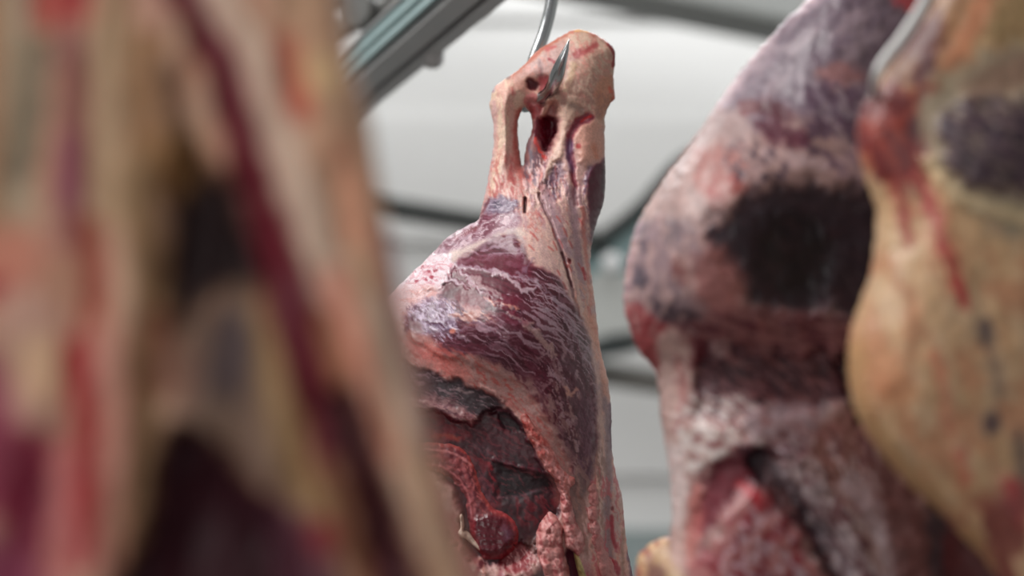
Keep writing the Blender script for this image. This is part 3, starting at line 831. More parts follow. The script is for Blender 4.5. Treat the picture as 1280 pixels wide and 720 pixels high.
# pelvic bone sawn through: a curved bar ending in a round head
Cb = Canvas((112, 44, 46), 1.0)
Cb.patch([(480, 540), (600, 560), (650, 700), (560, 700), (480, 600)], (168, 82, 80), 8, 4, 40, .05, .12, 5, .8)
Cb.patch([(480, 540), (600, 560), (650, 700), (560, 700), (480, 600)], (92, 22, 34), 14, 6, 60, .08, .12, 5, .8)
Cb.stroke([(500, 551), (545, 549), (570, 552), (584, 562), (594, 582), (600, 604), (610, 624), (624, 634), (640, 640)], 3, (166, 66, 58), 4, 3, .8, 2.5, 8)
Cb.stroke([(500, 558), (545, 556), (572, 562), (588, 574)], 2.5, (190, 116, 112), 2, 1.5, .85, 1)
Cb.stroke([(500, 566), (550, 564), (572, 572), (584, 590), (590, 612), (592, 640)], 3, (150, 66, 68), 3, 2.5, .8, 1.5)
Cb.stroke([(500, 574), (540, 574), (560, 580), (576, 594), (586, 614), (590, 640)], 2.5, (178, 96, 96), 2, 1.5, .8, 1, h=.001)
Cb.fill([(594, 640), (606, 634), (624, 634), (638, 646), (642, 660), (634, 674), (616, 680), (600, 676), (593, 660)], (86, 24, 34), 5, .95, 2, 10, h=.004, rough=.25)
Cb.fill([(626, 646), (636, 652), (636, 662), (628, 664)], (112, 76, 92), 4, .7, 2, 6)
Cb.stroke([(612, 628), (630, 634), (642, 648), (644, 664), (636, 678)], 3, (160, 52, 54), 3, 3, .75, 2.5, 6)
Cb.stroke([(590, 640), (592, 664), (604, 682), (622, 686), (640, 678)], 4, (120, 18, 30), 5, 3, .85)
part(leg, 'b', [(470, 556), (520, 546), (560, 547), (582, 556), (594, 576), (602, 602), (614, 622), (634, 632), (646, 648), (646, 668), (634, 684), (614, 689), (598, 682), (588, 664), (583, 640), (580, 614), (568, 596), (550, 584), (520, 580), (470, 584)],
     M_SHARP, root, Cb, T=.007, R=14, rag=1.5, embed=.004, relief=lambda X, Y: .0012 * fbm(X / 7.0, Y / 7.0, 3)).link('pelvic_bone', M_SHARP, root)
Cc = Canvas((206, 180, 158), 1.0)
part(leg, 'c', [(575, 634), (579, 634), (581, 646), (580, 652), (586, 654), (594, 664), (604, 674), (601, 678), (590, 670), (582, 662), (576, 660), (573, 654), (576, 648)],
     M_SHARP, root, Cc, T=.010, R=4, step=.9, embed=.004).link('cartilage', M_SHARP, root)
# coral fat ridge lining the cut
Cf = Canvas((188, 112, 102), 1.0)
Cf.patch([(640, 500), (730, 500), (730, 660), (640, 660)], (176, 70, 62), 20, 5, 55, .08, .1, 6, .8)
Cf.patch([(640, 560), (730, 560), (730, 660), (640, 660)], (214, 146, 140), 14, 5, 60, .02, .12, 6, .85)
part(leg, 'f', [(652, 514), (660, 512), (668, 524), (680, 540), (692, 556), (700, 574), (710, 586), (717, 590), (718, 598), (712, 604), (712, 618), (706, 624), (698, 608), (690, 590), (680, 576), (670, 558), (660, 540), (654, 528)],
     M_SHARP, root, Cf, T=.010, R=8, step=1.0, rag=1.6, embed=.004, relief=lambda X, Y: .003 * fbm(X / 6.0, Y / 9.0, 3)).link('fat_ridge', M_SHARP, root)


def lumps(cells, k=.006):
    def f(X, Y):
        m = None
        for (x, y, r) in cells:
            d = np.sqrt((X - x) ** 2 + (Y - y) ** 2) / r
            v = np.sqrt(np.clip(1.25 - d ** 2, 0, 2))
            m = v if m is None else np.maximum(m, v)
        return m * k + .0012 * fbm(X / 4.0, Y / 4.0, 2)
    return f


Cl = Canvas((190, 124, 116), 1.05)
Cl.patch([(660, 610), (740, 610), (740, 900), (660, 900)], (160, 74, 74), 14, 5, 70, .06, .12, 6, .75)
Cl.patch([(660, 610), (740, 610), (740, 900), (660, 900)], (220, 160, 152), 12, 6, 60, .10, .12, 6, .85)
cl1 = [(682, 645, 9), (690, 638, 8), (697, 650, 9), (680, 662, 8), (690, 662, 8), (700, 664, 7), (676, 672, 7), (686, 678, 9), (698, 676, 8), (684, 694, 11), (698, 692, 11), (693, 710, 14), (704, 706, 9), (700, 730, 15), (708, 752, 15), (700, 775, 15)]
part(leg, 'l', [(672, 650), (680, 636), (688, 630), (698, 638), (704, 650), (703, 664), (706, 678), (712, 700), (714, 720), (722, 750), (722, 790), (704, 800), (690, 770), (686, 730), (684, 712), (678, 696), (672, 678), (670, 664)],
     M_SHARP, root, Cl, T=.014, R=12, step=1.0, rag=1.5, embed=.006, relief=lumps(cl1)).link('fat_lump', M_SHARP, root)
cl2 = [(708, 622, 8), (712, 638, 9), (716, 652, 10), (724, 662, 8), (714, 668, 9), (722, 676, 7), (704, 612, 6)]
part(leg, 'l', [(700, 610), (708, 606), (716, 622), (720, 640), (728, 656), (730, 672), (724, 684), (716, 680), (706, 672), (704, 656), (702, 636)],
     M_SHARP, root, Cl, T=.012, R=10, step=1.0, rag=1.5, embed=.006, relief=lumps(cl2)).link('fat_lump', M_SHARP, root)
cl3 = [(740, 600, 8), (744, 616, 8), (740, 634, 8), (746, 650, 8), (748, 668, 9), (754, 684, 9), (758, 700, 10), (764, 716, 10), (738, 652, 6)]
part(leg, 'l', [(734, 602), (742, 596), (748, 606), (750, 624), (750, 644), (756, 660), (758, 676), (766, 690), (772, 712), (772, 740), (760, 744), (752, 716), (744, 690), (738, 664), (734, 640), (733, 620)],
     M_SHARP, root, Cl, T=.008, R=9, step=1.0, rag=1.5, embed=.006, relief=lumps(cl3, .004)).link('fat_lump', M_SHARP, root)
Cy = Canvas((206, 186, 122), 1.0)
Cy.stroke([(722, 690), (732, 712), (742, 740)], 3, (150, 132, 80), 3, 2, .8)
part(leg, 'y', [(717, 678), (724, 682), (732, 702), (742, 736), (750, 780), (742, 784), (732, 744), (722, 704)],
     M_SHARP, root, Cy, T=.008, R=5, step=1.0, embed=.004).link('yellow_tendon', M_SHARP, root)


def hook(pts, r, label, mat, Y, d, group=None):
    """pts: (px, py, depth, radius factor) along the bent rod"""
    P = [np.array(at(x, y, Y)) + d * o_ for x, y, o_, _ in pts]
    o = tube('meat_hook', P, [r * f for *_, f in pts], mat, None, 24, smooth_n=8)
    return tag(o, label, 'hook', group)


d = leg.dir
hook([(664, -84, .06, .8), (672, -98, .06, 1), (690, -102, .06, 1), (704, -84, .06, 1), (703, -55, .06, 1), (694, -25, .06, 1), (689, 0, .062, 1), (685, 18, .064, 1), (679, 38, .066, 1), (672, 56, .068, 1), (664, 78, .070, 1), (658, 100, .066, 1),
      (654, 120, .045, 1), (656, 131, .020, 1), (663, 129, .002, 1), (673, 125, -.008, 1), (684, 119, -.020, 1), (691, 110, -.036, 1.05), (696, 98, -.050, 1.12), (701, 84, -.060, .85), (706, 71, -.067, .5), (709, 62, -.071, .22), (711, 56, -.073, .03)],
     .0078, 'steel meat hook piercing the hock of the centre leg, its point showing', M_STEEL, 2.80, d)

# ================================================================== right: round-shouldered leg, out of focus
Cr = Canvas((160, 128, 120), 0.95)
Cr.fill([(1010, -20), (1160, -20), (1110, 120), (1090, 190), (1000, 150), (900, 190), (880, 150), (950, 60)], (120, 102, 112), 16, .95, 8, 40)
Cr.stroke([(1025, -20), (960, 48), (905, 120), (868, 180)], 26, (198, 170, 172), 16, 12, .85, 5)  # edge highlight painted as pale pink strokes
Cr.stroke([(1000, 0), (950, 60), (900, 128)], 8, (206, 176, 176), 6, 5, .8, 3)
Cr.patch([(1000, 0), (1120, 0), (1100, 120), (1000, 120), (940, 130)], (96, 78, 88), 90, 30, -55, .0, .22, 14, .8)
Cr.patch([(940, 60), (1120, 0), (1100, 140), (940, 150)], (156, 136, 140), 60, 22, -45, .1, .18, 12, .7)
Cr.fill([(1100, -10), (1150, -20), (1150, 20), (1125, 20)], (206, 84, 88), 8, .9, 5)
Cr.fill([(1020, 95), (1060, 90), (1080, 110), (1050, 118), (1025, 115)], (160, 104, 98), 8, .7, 6, 12)
Cr.fill([(840, 170), (900, 140), (940, 150), (930, 250), (870, 280), (800, 300), (820, 230)], (170, 140, 132), 14, .9, 8)
Cr.fill([(870, 200), (920, 190), (940, 230), (910, 260), (880, 250)], (166, 92, 82), 12, .75, 8, 20)
Cr.fill([(880, 236), (920, 230), (935, 244), (900, 254)], (164, 60, 54), 7, .75, 5, 12)
Cr.fill([(925, 134), (950, 134), (955, 146), (932, 150)], (108, 40, 46), 5, .85, 4, 10)
Cr.fill([(950, 130), (980, 140), (990, 160), (970, 160), (952, 148)], (86, 34, 44), 5, .85, 4, 10)
Cr.fill([(945, 160), (975, 165), (1010, 180), (1005, 194), (970, 192), (952, 178)], (86, 30, 46), 6, .9, 5, 12)
Cr.patch([(990, 110), (1085, 130), (1090, 230), (1010, 210), (1000, 160)], (84, 58, 74), 30, 12, 40, .0, .12, 8, .85)
Cr.stroke([(960, 200), (990, 208), (1025, 214)], 16, (196, 168, 166), 10, 8, .85, 4)
Cr.patch([(910, 190), (960, 190), (985, 230), (940, 250), (915, 220)], (70, 50, 62), 14, 9, 50, .0, .1, 6, .85)
Cr.fill([(1040, 200), (1085, 200), (1085, 240), (1050, 236)], (160, 130, 130), 10, .7, 6)
# the dark hollow
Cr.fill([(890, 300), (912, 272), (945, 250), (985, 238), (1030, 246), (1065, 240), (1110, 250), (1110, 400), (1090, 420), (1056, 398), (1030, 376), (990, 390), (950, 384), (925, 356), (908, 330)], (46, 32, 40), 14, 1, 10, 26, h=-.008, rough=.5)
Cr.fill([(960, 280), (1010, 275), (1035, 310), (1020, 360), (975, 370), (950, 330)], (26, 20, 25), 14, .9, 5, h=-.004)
Cr.fill([(880, 296), (905, 280), (915, 300), (890, 310)], (70, 56, 66), 7, .8, 5, 12)
Cr.patch([(1020, 370), (1090, 390), (1085, 420), (1040, 400)], (70, 44, 54), 20, 8, 20, .0, .1, 8, .8)
# left flank below
Cr.fill([(790, 290), (850, 280), (900, 310), (920, 370), (920, 410), (840, 420), (780, 400)], (152, 126, 128), 12, .9, 6)
Cr.fill([(796, 285), (812, 282), (814, 312), (802, 320)], (100, 84, 92), 6, .8, 4, 12)
Cr.fill([(792, 340), (808, 336), (818, 356), (802, 362)], (84, 72, 82), 6, .8, 4, 12)
Cr.fill([(836, 284), (852, 280), (856, 300), (842, 310)], (112, 94, 98), 6, .7, 4, 12)
Cr.fill([(812, 372), (850, 372), (850, 384), (816, 386)], (74, 58, 66), 5, .8, 4, 12)
Cr.stroke([(800, 280), (790, 330), (786, 380)], 8, (190, 150, 156), 6, 5, .7, 3)
Cr.fill([(880, 310), (920, 320), (930, 380), (900, 400), (870, 360)], (180, 112, 104), 12, .75, 7)
Cr.fill([(848, 320), (866, 330), (868, 356), (850, 350)], (130, 64, 58), 7, .7, 5)
Cr.fill([(770, 380), (800, 376), (830, 400), (860, 400), (836, 430), (826, 466), (806, 452), (786, 430)], (158, 56, 58), 8, .9, 5, 16)
Cr.fill([(830, 384), (880, 390), (870, 404), (836, 402)], (60, 42, 50), 6, .8, 4, 12)
# waist
Cr.fill([(880, 398), (940, 386), (1010, 392), (1060, 410), (1060, 440), (1000, 440), (940, 430), (880, 430)], (134, 84, 82), 8, .9, 5)
Cr.patch([(870, 395), (1060, 395), (1060, 440), (880, 440)], (86, 34, 42), 40, 9, 8, .0, .12, 8, .8)
Cr.fill([(880, 440), (910, 425), (960, 440), (1040, 440), (1060, 480), (1020, 500), (960, 510), (900, 518), (868, 510), (874, 476)], (68, 30, 38), 9, 1, 10, 30, h=-.008)
Cr.patch([(880, 440), (1040, 440), (1040, 490), (900, 515)], (134, 92, 96), 34, 5, 48, .17, .06, 6, .75, 3)
Cr.fill([(870, 420), (886, 424), (884, 446), (868, 456)], (94, 22, 34), 5, .9, 4, 10)
Cr.fill([(893, 426), (915, 426), (912, 444), (896, 444)], (190, 160, 156), 4, .8, 3, 10)
Cr.fill([(824, 424), (850, 410), (868, 430), (864, 490), (868, 560), (862, 640), (868, 690), (846, 720), (836, 640), (830, 520)], (206, 170, 158), 7, .95, 4)
Cr.stroke([(852, 450), (858, 490), (850, 530)], 5, (168, 90, 86), 4, 5, .6, 4)
Cr.fill([(862, 526), (896, 516), (930, 532), (960, 540), (950, 556), (910, 562), (868, 580)], (206, 182, 170), 8, .85, 9, 16, h=.003)
Cr.patch([(860, 500), (980, 490), (1010, 560), (940, 580), (860, 590)], (150, 84, 84), 22, 9, -20, .08, .1, 8, .8, 5)
Cr.patch([(860, 490), (960, 500), (980, 560), (860, 580)], (230, 216, 206), 20, 9, 10, .0, .1, 8, .9, 5)
Cr.stroke([(846, 560), (850, 610), (846, 650)], 20, (230, 210, 202), 12, 8, .8, 5)
Cr.fill([(940, 506), (980, 498), (1020, 500), (1030, 540), (1000, 560), (960, 548), (936, 530)], (164, 138, 140), 8, .9, 6, 16)
Cr.fill([(1012, 540), (1062, 500), (1096, 560), (1120, 620), (1090, 640), (1030, 590)], (132, 84, 74), 10, .9, 6)
Cr.stroke([(1050, 450), (1062, 490), (1072, 520)], 14, (46, 24, 34), 10, 6, .9, 4, h=-.008)
Cr.fill([(926, 548), (960, 548), (1004, 552), (1000, 564), (960, 564), (950, 580), (975, 610), (930, 590)], (70, 26, 38), 6, .9, 5, 12)
Cr.fill([(884, 600), (900, 568), (935, 564), (940, 600), (910, 620), (896, 640), (874, 660), (870, 640)], (112, 28, 42), 6, .9, 5, 12, h=-.006)
Cr.stroke([(950, 566), (980, 606), (1010, 640), (1036, 680), (1050, 720)], 26, (44, 28, 38), 22, 7, .9, 4, 12, h=-.014)
Cr.stroke([(980, 578), (1010, 606), (1040, 640), (1060, 690), (1070, 740)], 34, (168, 150, 152), 36, 10, .85, 9, 22, h=.008)
Cr.patch([(960, 560), (1100, 560), (1140, 740), (1020, 740)], (206, 188, 186), 50, 10, 62, .1, .1, 10, .8, 5)
Cr.patch([(960, 540), (1140, 560), (1180, 740), (1020, 740)], (96, 50, 52), 40, 10, 62, .12, .1, 10, .75, 5)
Cr.stroke([(1060, 596), (1090, 630), (1110, 690), (1118, 740)], 24, (178, 156, 156), 20, 9, .8, 6, 16)
Cr.fill([(1090, 560), (1130, 600), (1160, 650), (1180, 740), (1120, 740), (1106, 660), (1090, 610)], (104, 62, 58), 10, .85, 6)
Cr.fill([(1150, 620), (1180, 640), (1180, 700), (1158, 706)], (50, 36, 42), 8, .85, 5)
Cr.fill([(1176, 640), (1260, 680), (1260, 760), (1180, 760)], (92, 28, 32), 8, .85, 5)
Cr.fill([(896, 660), (915, 620), (935, 600), (960, 600), (985, 640), (1010, 680), (1030, 740), (860, 740), (866, 700)], (184, 116, 112), 10, .95, 8, 20, h=.008, rough=.4)
Cr.patch([(870, 720), (935, 600), (970, 610), (1030, 740)], (140, 44, 54), 34, 16, 110, .06, .12, 8, .75)
Cr.patch([(930, 630), (980, 630), (1010, 740), (900, 740)], (214, 186, 192), 16, 9, 60, .12, .1, 6, .85)
Cr.stroke([(925, 594), (945, 606), (950, 620)], 8, (190, 40, 52), 6, 4, .8, 3)
Cr.fill([(870, 600), (885, 606), (880, 660), (866, 690), (862, 650)], (206, 120, 110), 6, .8, 4)
Cr.fill([(780, 690), (812, 674), (836, 680), (850, 700), (900, 760), (780, 780)], (196, 158, 116), 7, .95, 4)
Cr.fill([(804, 706), (830, 700), (840, 730), (800, 740)], (110, 66, 62), 7, .7, 4)
Cr.patch([(785, 240), (900, 180), (1000, 200), (900, 300), (860, 400), (785, 400)], (196, 160, 150), 30, 12, 100, .08, .12, 10, .7, 5)
Cr.patch([(870, 400), (1070, 400), (1080, 560), (870, 520)], (150, 96, 92), 34, 10, 30, .16, .1, 8, .6, 5)
Cr.patch([(920, 260), (1090, 250), (1080, 400), (930, 380)], (66, 42, 48), 30, 16, 20, .15, .15, 10, .4, 5)
Cr.patch([(800, 760), (1260, 760), (1260, 1150), (800, 1150)], (104, 40, 50), 160, 44, 84, .0, .15, 24, .85)
out = [(1010, -2), (985, 22), (958, 52), (928, 86), (902, 122), (880, 155), (858, 186), (836, 214), (818, 242), (800, 274), (788, 306), (781, 340), (780, 378), (786, 408), (800, 440), (818, 462), (824, 488), (826, 520), (832, 560), (838, 600), (840, 640),
       (836, 676), (818, 690), (806, 730), (800, 800), (810, 950), (860, 1080), (1000, 1140), (1150, 1100), (1240, 960), (1270, 800), (1270, 640), (1230, 520), (1200, 420), (1210, 300), (1200, 180), (1190, 80), (1190, -60), (1200, -160), (1180, -230), (1120, -250), (1070, -220), (1060, -150), (1045, -60)]


def r_relief(X, Y):
    g = lambda cx, cy, sx, sy, h: h * np.exp(-((X - cx) / sx) ** 2 - ((Y - cy) / sy) ** 2)
    r = g(920, 260, 110, 110, .03) + g(1040, 60, 60, 100, .02) - g(940, 455, 150, 50, .016) + g(900, 660, 60, 70, .012)
    return r + .003 * fbm(X / 30.0, Y / 40.0, 4)


rl = Body(out, [], 2.20, 130, lambda X, Y: 0.055 + 0.06 * sstep(0, 300, Y), 2.4, Cr, blur=18, rag=2.5, relief=r_relief)
rt = empty('hanging_beef', at(1120, -220, 2.20))
tag(rt, 'blurred beef leg with a dark round hollow, hanging right of the sharp one', 'meat')
rl.link('leg_body', M_MID, rt)
Cq = Canvas((204, 166, 124), 1.1)
Cq.patch([(780, 660), (880, 660), (900, 900), (780, 900)], (140, 70, 60), 22, 10, 20, .05, .12, 8, .7)
q = Body([(795, 706), (808, 684), (828, 672), (850, 672), (872, 686), (890, 720), (900, 780), (880, 840), (820, 840), (795, 780)], [], 2.30, 30, .03, 2.0, Cq, rag=2)
q.link('fat_flap', M_MID, rt)
dr = rl.dir
hook([(1098, -335, 0, 1), (1102, -352, 0, 1), (1118, -358, 0, 1), (1132, -345, 0, 1), (1133, -300, 0, 1), (1130, -262, .02, 1), (1126, -225, .05, 1), (1118, -195, .06, 1), (1106, -178, .02, 1), (1104, -182, -.05, 1), (1108, -205, -.085, .7), (1112, -225, -.10, .08)],
     .0062, 'steel meat hook carrying the blurred leg with the dark hollow', M_STEEL, 2.20, dr)

# ================================================================== far right: yellow fat flank, nearer still
Cw = Canvas((186, 150, 110), 1.16)
Cw.patch([(1040, -60), (1500, -60), (1500, 900), (1040, 900)], (190, 160, 126), 120, 40, 75, .05, .2, 20, .7)
Cw.patch([(1040, -60), (1500, -60), (1500, 900), (1040, 900)], (176, 122, 88), 70, 26, 70, .1, .15, 20, .7)
Cw.fill([(1130, -40), (1300, -40), (1300, 70), (1230, 60), (1180, 70), (1150, 60)], (158, 130, 88), 16, .9, 8)
Cw.fill([(1160, -20), (1260, -20), (1230, 30), (1180, 110), (1150, 70)], (150, 104, 72), 14, .7, 10)
Cw.stroke([(1236, -10), (1216, 40), (1190, 90)], 16, (184, 120, 84), 22, 9, .8, 6)
Cw.fill([(1150, 30), (1176, 20), (1178, 60), (1160, 90), (1130, 80), (1120, 60)], (86, 36, 34), 9, .9, 6)
Cw.fill([(1110, 78), (1130, 68), (1156, 84), (1150, 110), (1124, 116), (1106, 104)], (120, 80, 58), 8, .85, 5)
Cw.fill([(1065, 130), (1090, 120), (1130, 116), (1165, 110), (1180, 120), (1156, 150), (1154, 190), (1150, 220), (1130, 236), (1100, 220), (1082, 200), (1068, 170)], (138, 52, 38), 11, 1, 6, 20)
Cw.patch([(1065, 120), (1170, 110), (1150, 240), (1080, 210)], (96, 28, 30), 40, 12, 75, .0, .12, 8, .85)
Cw.fill([(1150, 82), (1170, 76), (1166, 98), (1146, 106)], (70, 26, 28), 5, .9, 4)
Cw.fill([(1082, 108), (1098, 106), (1098, 124), (1084, 124)], (50, 34, 36), 5, .9, 3)
Cw.fill([(1134, 154), (1150, 150), (1152, 176), (1138, 178)], (62, 20, 28), 5, .9, 4)
Cw.stroke([(1120, 230), (1130, 260), (1138, 300)], 12, (140, 56, 44), 8, 8, .8, 5)
Cw.stroke([(1146, 220), (1164, 260), (1178, 300), (1196, 350), (1206, 380)], 14, (152, 58, 50), 8, 7, .9, 5, 16)
Cw.stroke([(1196, 350), (1204, 372)], 8, (168, 40, 46), 6, 5, .8, 3)
Cw.fill([(1150, 130), (1200, 90), (1290, 60), (1500, 60), (1500, 320), (1300, 300), (1240, 290), (1190, 240), (1160, 190)], (156, 142, 116), 14, .95, 8)
Cw.fill([(1200, 120), (1250, 80), (1300, 70), (1300, 110), (1240, 130)], (148, 112, 92), 14, .7, 8)
Cw.fill([(1172, 150), (1200, 134), (1250, 134), (1300, 140), (1400, 160), (1380, 230), (1290, 240), (1240, 244), (1205, 232), (1180, 190)], (74, 54, 62), 13, .95, 10, 26, h=.008)
Cw.patch([(1180, 140), (1300, 140), (1300, 240), (1200, 230)], (48, 33, 42), 24, 12, 40, .05, .12, 9, .8)
Cw.patch([(1172, 130), (1310, 130), (1310, 250), (1190, 240)], (132, 116, 100), 20, 9, 20, .16, .1, 9, .7)
Cw.stroke([(1160, 205), (1190, 240), (1230, 262), (1300, 280)], 14, (200, 176, 134), 14, 8, .8, 5, h=.006)
Cw.fill([(1080, 420), (1130, 440), (1150, 480), (1120, 500), (1080, 480)], (182, 122, 84), 14, .7, 8)
Cw.fill([(1222, 402), (1236, 400), (1240, 420), (1228, 428)], (66, 54, 58), 6, .9, 4)
Cw.stroke([(1232, 420), (1244, 460), (1250, 490)], 10, (120, 100, 84), 8, 8, .7, 4)
Cw.fill([(1228, 512), (1244, 508), (1248, 530), (1234, 536)], (80, 62, 64), 6, .9, 4)
Cw.stroke([(1270, 540), (1280, 600)], 16, (90, 76, 70), 14, 9, .7, 5)
Cw.fill([(1250, 590), (1275, 600), (1280, 650), (1262, 640)], (168, 54, 56), 8, .85, 5)
Cw.stroke([(1170, 440), (1180, 480), (1190, 540)], 10, (184, 104, 78), 8, 8, .6, 6)
Cw.stroke([(1200, 560), (1208, 590)], 12, (190, 100, 80), 8, 8, .7, 6)
Cw.stroke([(1070, 440), (1075, 500), (1110, 560), (1160, 620), (1220, 680), (1270, 730)], 26, (176, 134, 88), 26, 10, .8, 5)
Cw.patch([(1150, 660), (1500, 640), (1500, 1100), (1150, 1100)], (110, 50, 46), 120, 40, 80, .0, .2, 20, .8)
out = [(1164, -10), (1150, 22), (1134, 50), (1112, 80), (1092, 108), (1076, 138), (1070, 168), (1074, 200), (1086, 236), (1095, 262), (1094, 300), (1088, 340), (1076, 376), (1064, 410), (1060, 446), (1062, 484), (1072, 520), (1092, 554), (1116, 584), (1140, 610), (1164, 630), (1196, 664), (1226, 694), (1250, 730),
       (1290, 800), (1340, 880), (1420, 960), (1520, 960), (1560, 800), (1560, 500), (1540, 200), (1480, 0), (1400, -140), (1330, -230), (1250, -250), (1200, -200), (1175, -100)]


def w_relief(X, Y):
    g = lambda cx, cy, sx, sy, h: h * np.exp(-((X - cx) / sx) ** 2 - ((Y - cy) / sy) ** 2)
    r = g(1180, 420, 90, 200, .012) + g(1260, 190, 80, 60, .02) - g(1150, 240, 30, 60, .008)
    return r + .004 * fbm(X / 50.0, Y / 70.0, 3) + .0006 * fbm(X / 12.0, Y / 16.0, 2)


wl = Body(out, [], 1.90, 110, lambda X, Y: 0.05 + 0.02 * sstep(100, 500, Y), 2.6, Cw, blur=16, rag=2.5, relief=w_relief)
wt = empty('hanging_beef', at(1270, -230, 1.90))
tag(wt, 'yellow fat covered beef flank at the right edge of the view', 'meat')
wl.link('flank_body', M_MID, wt)
dw = wl.dir
hook([(1196, -330, -.05, 1), (1200, -350, -.05, 1), (1218, -356, -.05, 1), (1234, -340, -.05, 1), (1232, -280, -.06, 1), (1222, -180, -.075, 1), (1204, -90, -.08, 1), (1184, -40, -.075, 1), (1166, 0, -.065, 1), (1150, 28, -.058, 1), (1128, 60, -.052, 1), (1108, 84, -.050, .9), (1097, 104, -.046, .7), (1094, 122, -.02, .45), (1098, 134, .0, .1)],
     .0056, 'pale steel hook reaching down along the edge of the yellow flank', M_HOOK2, 1.90, dw)

# ================================================================== left foreground: opened carcass side, strongly out of focus
Cg = Canvas((162, 120, 96), 1.6)
Cg.patch([(-250, -200), (560, -200), (620, 900), (-250, 900)], (168, 140, 116), 200, 34, 88, .0, .25, 20, .7)
Cg.fill([(-200, -60), (32, -60), (30, 280), (-200, 280)], (140, 106, 78), 16, .9, 6)
Cg.stroke([(38, -20), (36, 120), (34, 260)], 28, (150, 136, 112), 28, 14, .9, 4)
Cg.fill([(55, -60), (160, -60), (160, 20), (120, 46), (60, 50), (50, 20)], (158, 76, 66), 16, .95, 8, 40)
Cg.fill([(88, -60), (136, -60), (130, 14), (104, 26), (90, 10)], (130, 30, 38), 12, .9, 6)
Cg.stroke([(150, -20), (148, 60), (140, 160), (150, 260)], 50, (158, 132, 102), 50, 16, .9, 6)
Cg.stroke([(64, 70), (58, 130), (50, 190), (34, 226)], 14, (92, 84, 68), 22, 12, .85, 5)
Cg.stroke([(98, 60), (102, 140), (98, 220), (96, 300)], 24, (122, 74, 68), 30, 12, .9, 5)
Cg.stroke([(100, 190), (96, 250)], 22, (118, 56, 72), 26, 12, .85, 5)
Cg.stroke([(118, 290), (128, 360), (118, 440)], 24, (134, 62, 48), 30, 14, .85, 6)
Cg.stroke([(190, -20), (196, 60), (200, 120)], 30, (166, 126, 108), 30, 14, .8, 6)
Cg.stroke([(192, 70), (186, 150), (190, 230)], 32, (120, 88, 56), 30, 14, .85, 6)
Cg.fill([(222, 205), (236, 185), (248, 200), (268, 222), (300, 250), (326, 330), (330, 370), (300, 360), (262, 380), (226, 420), (212, 360), (216, 290), (218, 240)], (30, 18, 18), 18, 1, 6, 40, h=-.020)  # dark cavity membrane, recess shade painted in as near-black
Cg.fill([(206, 180), (240, 170), (256, 215), (236, 250), (210, 246)], (140, 104, 62), 12, .8, 5)
Cg.stroke([(214, 100), (224, 150), (236, 190)], 14, (70, 50, 34), 16, 14, .8, 4)
Cg.stroke([(176, 220), (184, 300), (196, 380), (190, 440)], 36, (126, 100, 70), 40, 14, .85, 6)
# left lower
Cg.fill([(-60, 300), (60, 296), (64, 350), (30, 380), (-60, 380)], (166, 104, 84), 14, .8, 6)
Cg.fill([(-60, 352), (16, 350), (14, 376), (-60, 384)], (130, 32, 38), 10, .85, 5)
Cg.fill([(0, 380), (60, 360), (92, 400), (96, 460), (88, 520), (30, 530), (10, 480)], (160, 124, 106), 14, .95, 6)
Cg.fill([(36, 430), (80, 420), (90, 470), (70, 500), (44, 480)], (180, 146, 112), 12, .85, 5)
Cg.fill([(-100, 460), (10, 450), (20, 620), (-100, 640)], (120, 48, 66), 14, .9, 6)
Cg.fill([(10, 540), (50, 530), (82, 550), (84, 620), (70, 680), (30, 690), (10, 620)], (96, 26, 42), 14, 1, 6)
Cg.fill([(-100, 640), (60, 690), (70, 760), (-100, 800)], (112, 44, 66), 16, .9, 6)
Cg.stroke([(110, 440), (120, 500), (122, 560), (114, 620), (112, 680)], 34, (134, 30, 34), 34, 12, 1, 5)
Cg.stroke([(86, 560), (88, 640), (84, 740)], 22, (172, 104, 96), 30, 12, .9, 6)
Cg.stroke([(140, 420), (150, 520), (150, 620), (140, 740)], 34, (166, 118, 100), 34, 14, .95, 6)
Cg.stroke([(184, 460), (186, 540), (176, 640), (170, 740)], 30, (96, 72, 46), 24, 14, .9, 6)
Cg.stroke([(202, 400), (204, 480)], 22, (84, 44, 30), 20, 14, .85, 5)
# middle membrane and bottom hollow
Cg.fill([(226, 420), (262, 376), (310, 350), (350, 380), (370, 450), (380, 540), (420, 600), (440, 650), (400, 650), (360, 624), (320, 600), (290, 560), (240, 536), (224, 480)], (100, 80, 66), 14, .95, 6)
Cg.fill([(270, 400), (300, 390), (316, 420), (310, 470), (290, 500), (262, 480), (264, 440)], (66, 54, 54), 12, .9, 5)
Cg.stroke([(346, 380), (352, 460), (364, 540), (390, 610), (420, 660)], 50, (142, 112, 74), 34, 14, .85, 6)
Cg.stroke([(236, 440), (234, 500)], 12, (110, 70, 58), 10, 9, .7, 5)
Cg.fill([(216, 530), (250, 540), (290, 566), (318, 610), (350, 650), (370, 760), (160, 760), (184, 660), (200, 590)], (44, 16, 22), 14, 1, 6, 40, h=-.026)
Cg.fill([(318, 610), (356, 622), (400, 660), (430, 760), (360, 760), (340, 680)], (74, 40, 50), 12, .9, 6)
Cg.fill([(384, 640), (410, 640), (416, 672), (400, 684), (386, 670)], (118, 32, 38), 9, .9, 5)
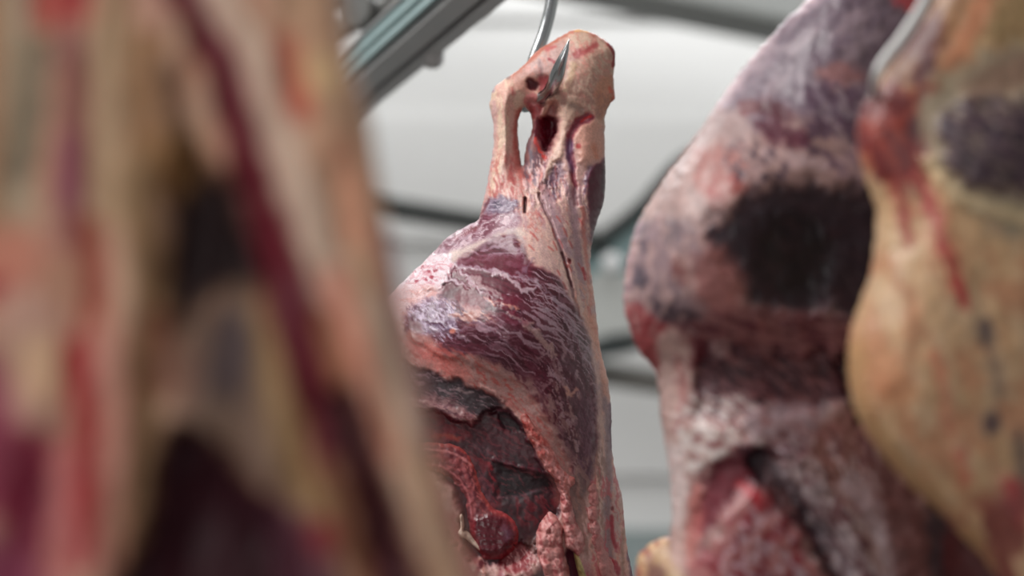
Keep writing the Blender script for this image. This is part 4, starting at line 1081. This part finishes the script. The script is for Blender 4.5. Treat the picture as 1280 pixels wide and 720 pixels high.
# dark red band and its neighbours
Cg.stroke([(220, -30), (248, 20), (282, 90), (304, 160), (326, 240), (348, 320), (368, 400), (390, 480), (420, 560), (450, 640), (486, 740)], 44, (84, 24, 34), 52, 12, 1, 5, 60, h=-.006)
Cg.stroke([(310, 180), (330, 250), (350, 340)], 28, (92, 24, 34), 30, 12, .8, 5)
Cg.stroke([(268, 0), (318, 90), (340, 160), (366, 240), (400, 330), (440, 420), (480, 520), (530, 640), (566, 740)], 40, (186, 162, 140), 46, 14, .9, 5, 60, h=.01)
Cg.stroke([(404, 400), (424, 480), (440, 540), (456, 600)], 24, (134, 88, 62), 30, 14, .85, 6)
Cg.stroke([(424, 500), (444, 560), (464, 620), (490, 700), (510, 760)], 36, (54, 24, 26), 44, 12, .95, 6, h=-.012)
Cg.stroke([(410, 580), (430, 650), (450, 740)], 26, (118, 84, 58), 26, 12, .85, 6)
Cg.stroke([(412, 350), (440, 430), (466, 500), (484, 560)], 18, (186, 104, 84), 16, 14, .75, 6)
Cg.stroke([(370, -20), (400, 100), (420, 180), (444, 260), (462, 340), (484, 440), (510, 540), (546, 660), (570, 760)], 60, (178, 142, 112), 50, 16, .85, 6)
Cg.stroke([(470, 380), (490, 460), (512, 540)], 26, (190, 166, 146), 26, 14, .8, 5)
Cg.stroke([(355, 70), (362, 110), (372, 150)], 22, (166, 84, 66), 26, 12, .85, 5)
Cg.fill([(380, 76), (410, 84), (416, 120), (396, 134), (378, 110)], (206, 170, 124), 12, .85, 5)
Cg.stroke([(420, 190), (436, 250), (440, 300)], 26, (190, 132, 104), 26, 14, .8, 5)
Cg.stroke([(474, 300), (500, 400), (528, 500), (556, 600), (590, 720)], 16, (140, 70, 74), 18, 10, .85, 4)
out = [(427, -20), (434, 30), (440, 76), (452, 110), (462, 150), (470, 200), (478, 250), (488, 300), (500, 360), (514, 410), (526, 470), (540, 540), (556, 600), (572, 660), (590, 720), (620, 820), (640, 960), (600, 1080), (440, 1150), (200, 1180), (-60, 1140), (-220, 1000), (-280, 760), (-290, 500), (-260, 250), (-200, 40), (-100, -140), (40, -240), (200, -280), (340, -240), (410, -130)]


def g_relief(X, Y):
    g = lambda cx, cy, sx, sy, h: h * np.exp(-((X - cx) / sx) ** 2 - ((Y - cy) / sy) ** 2)
    r = -g(270, 330, 70, 160, .02) - g(270, 680, 90, 110, .02)
    return r + .004 * np.sin(X / 16.0 + Y / 90.0 + fbm(X / 60, Y / 200, 2) * 3) + .003 * fbm(X / 30.0, Y / 80.0, 3)


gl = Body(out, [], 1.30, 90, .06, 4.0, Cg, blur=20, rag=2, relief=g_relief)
gt = empty('hanging_beef', at(150, -250, 1.30))
tag(gt, 'large opened beef side out of focus filling the left foreground', 'meat')
gl.link('side_body', M_NEAR, gt)
dg = gl.dir
hook([(168, -420, 0, 1), (174, -440, 0, 1), (196, -448, 0, 1), (216, -430, 0, 1), (214, -370, 0, 1), (205, -310, .03, 1), (196, -262, .05, 1), (184, -228, .05, 1), (168, -205, .0, 1), (166, -215, -.05, 1), (172, -250, -.075, .6), (176, -270, -.085, .08)],
     .0055, 'steel meat hook carrying the large left foreground side', M_STEEL, 1.30, dg)
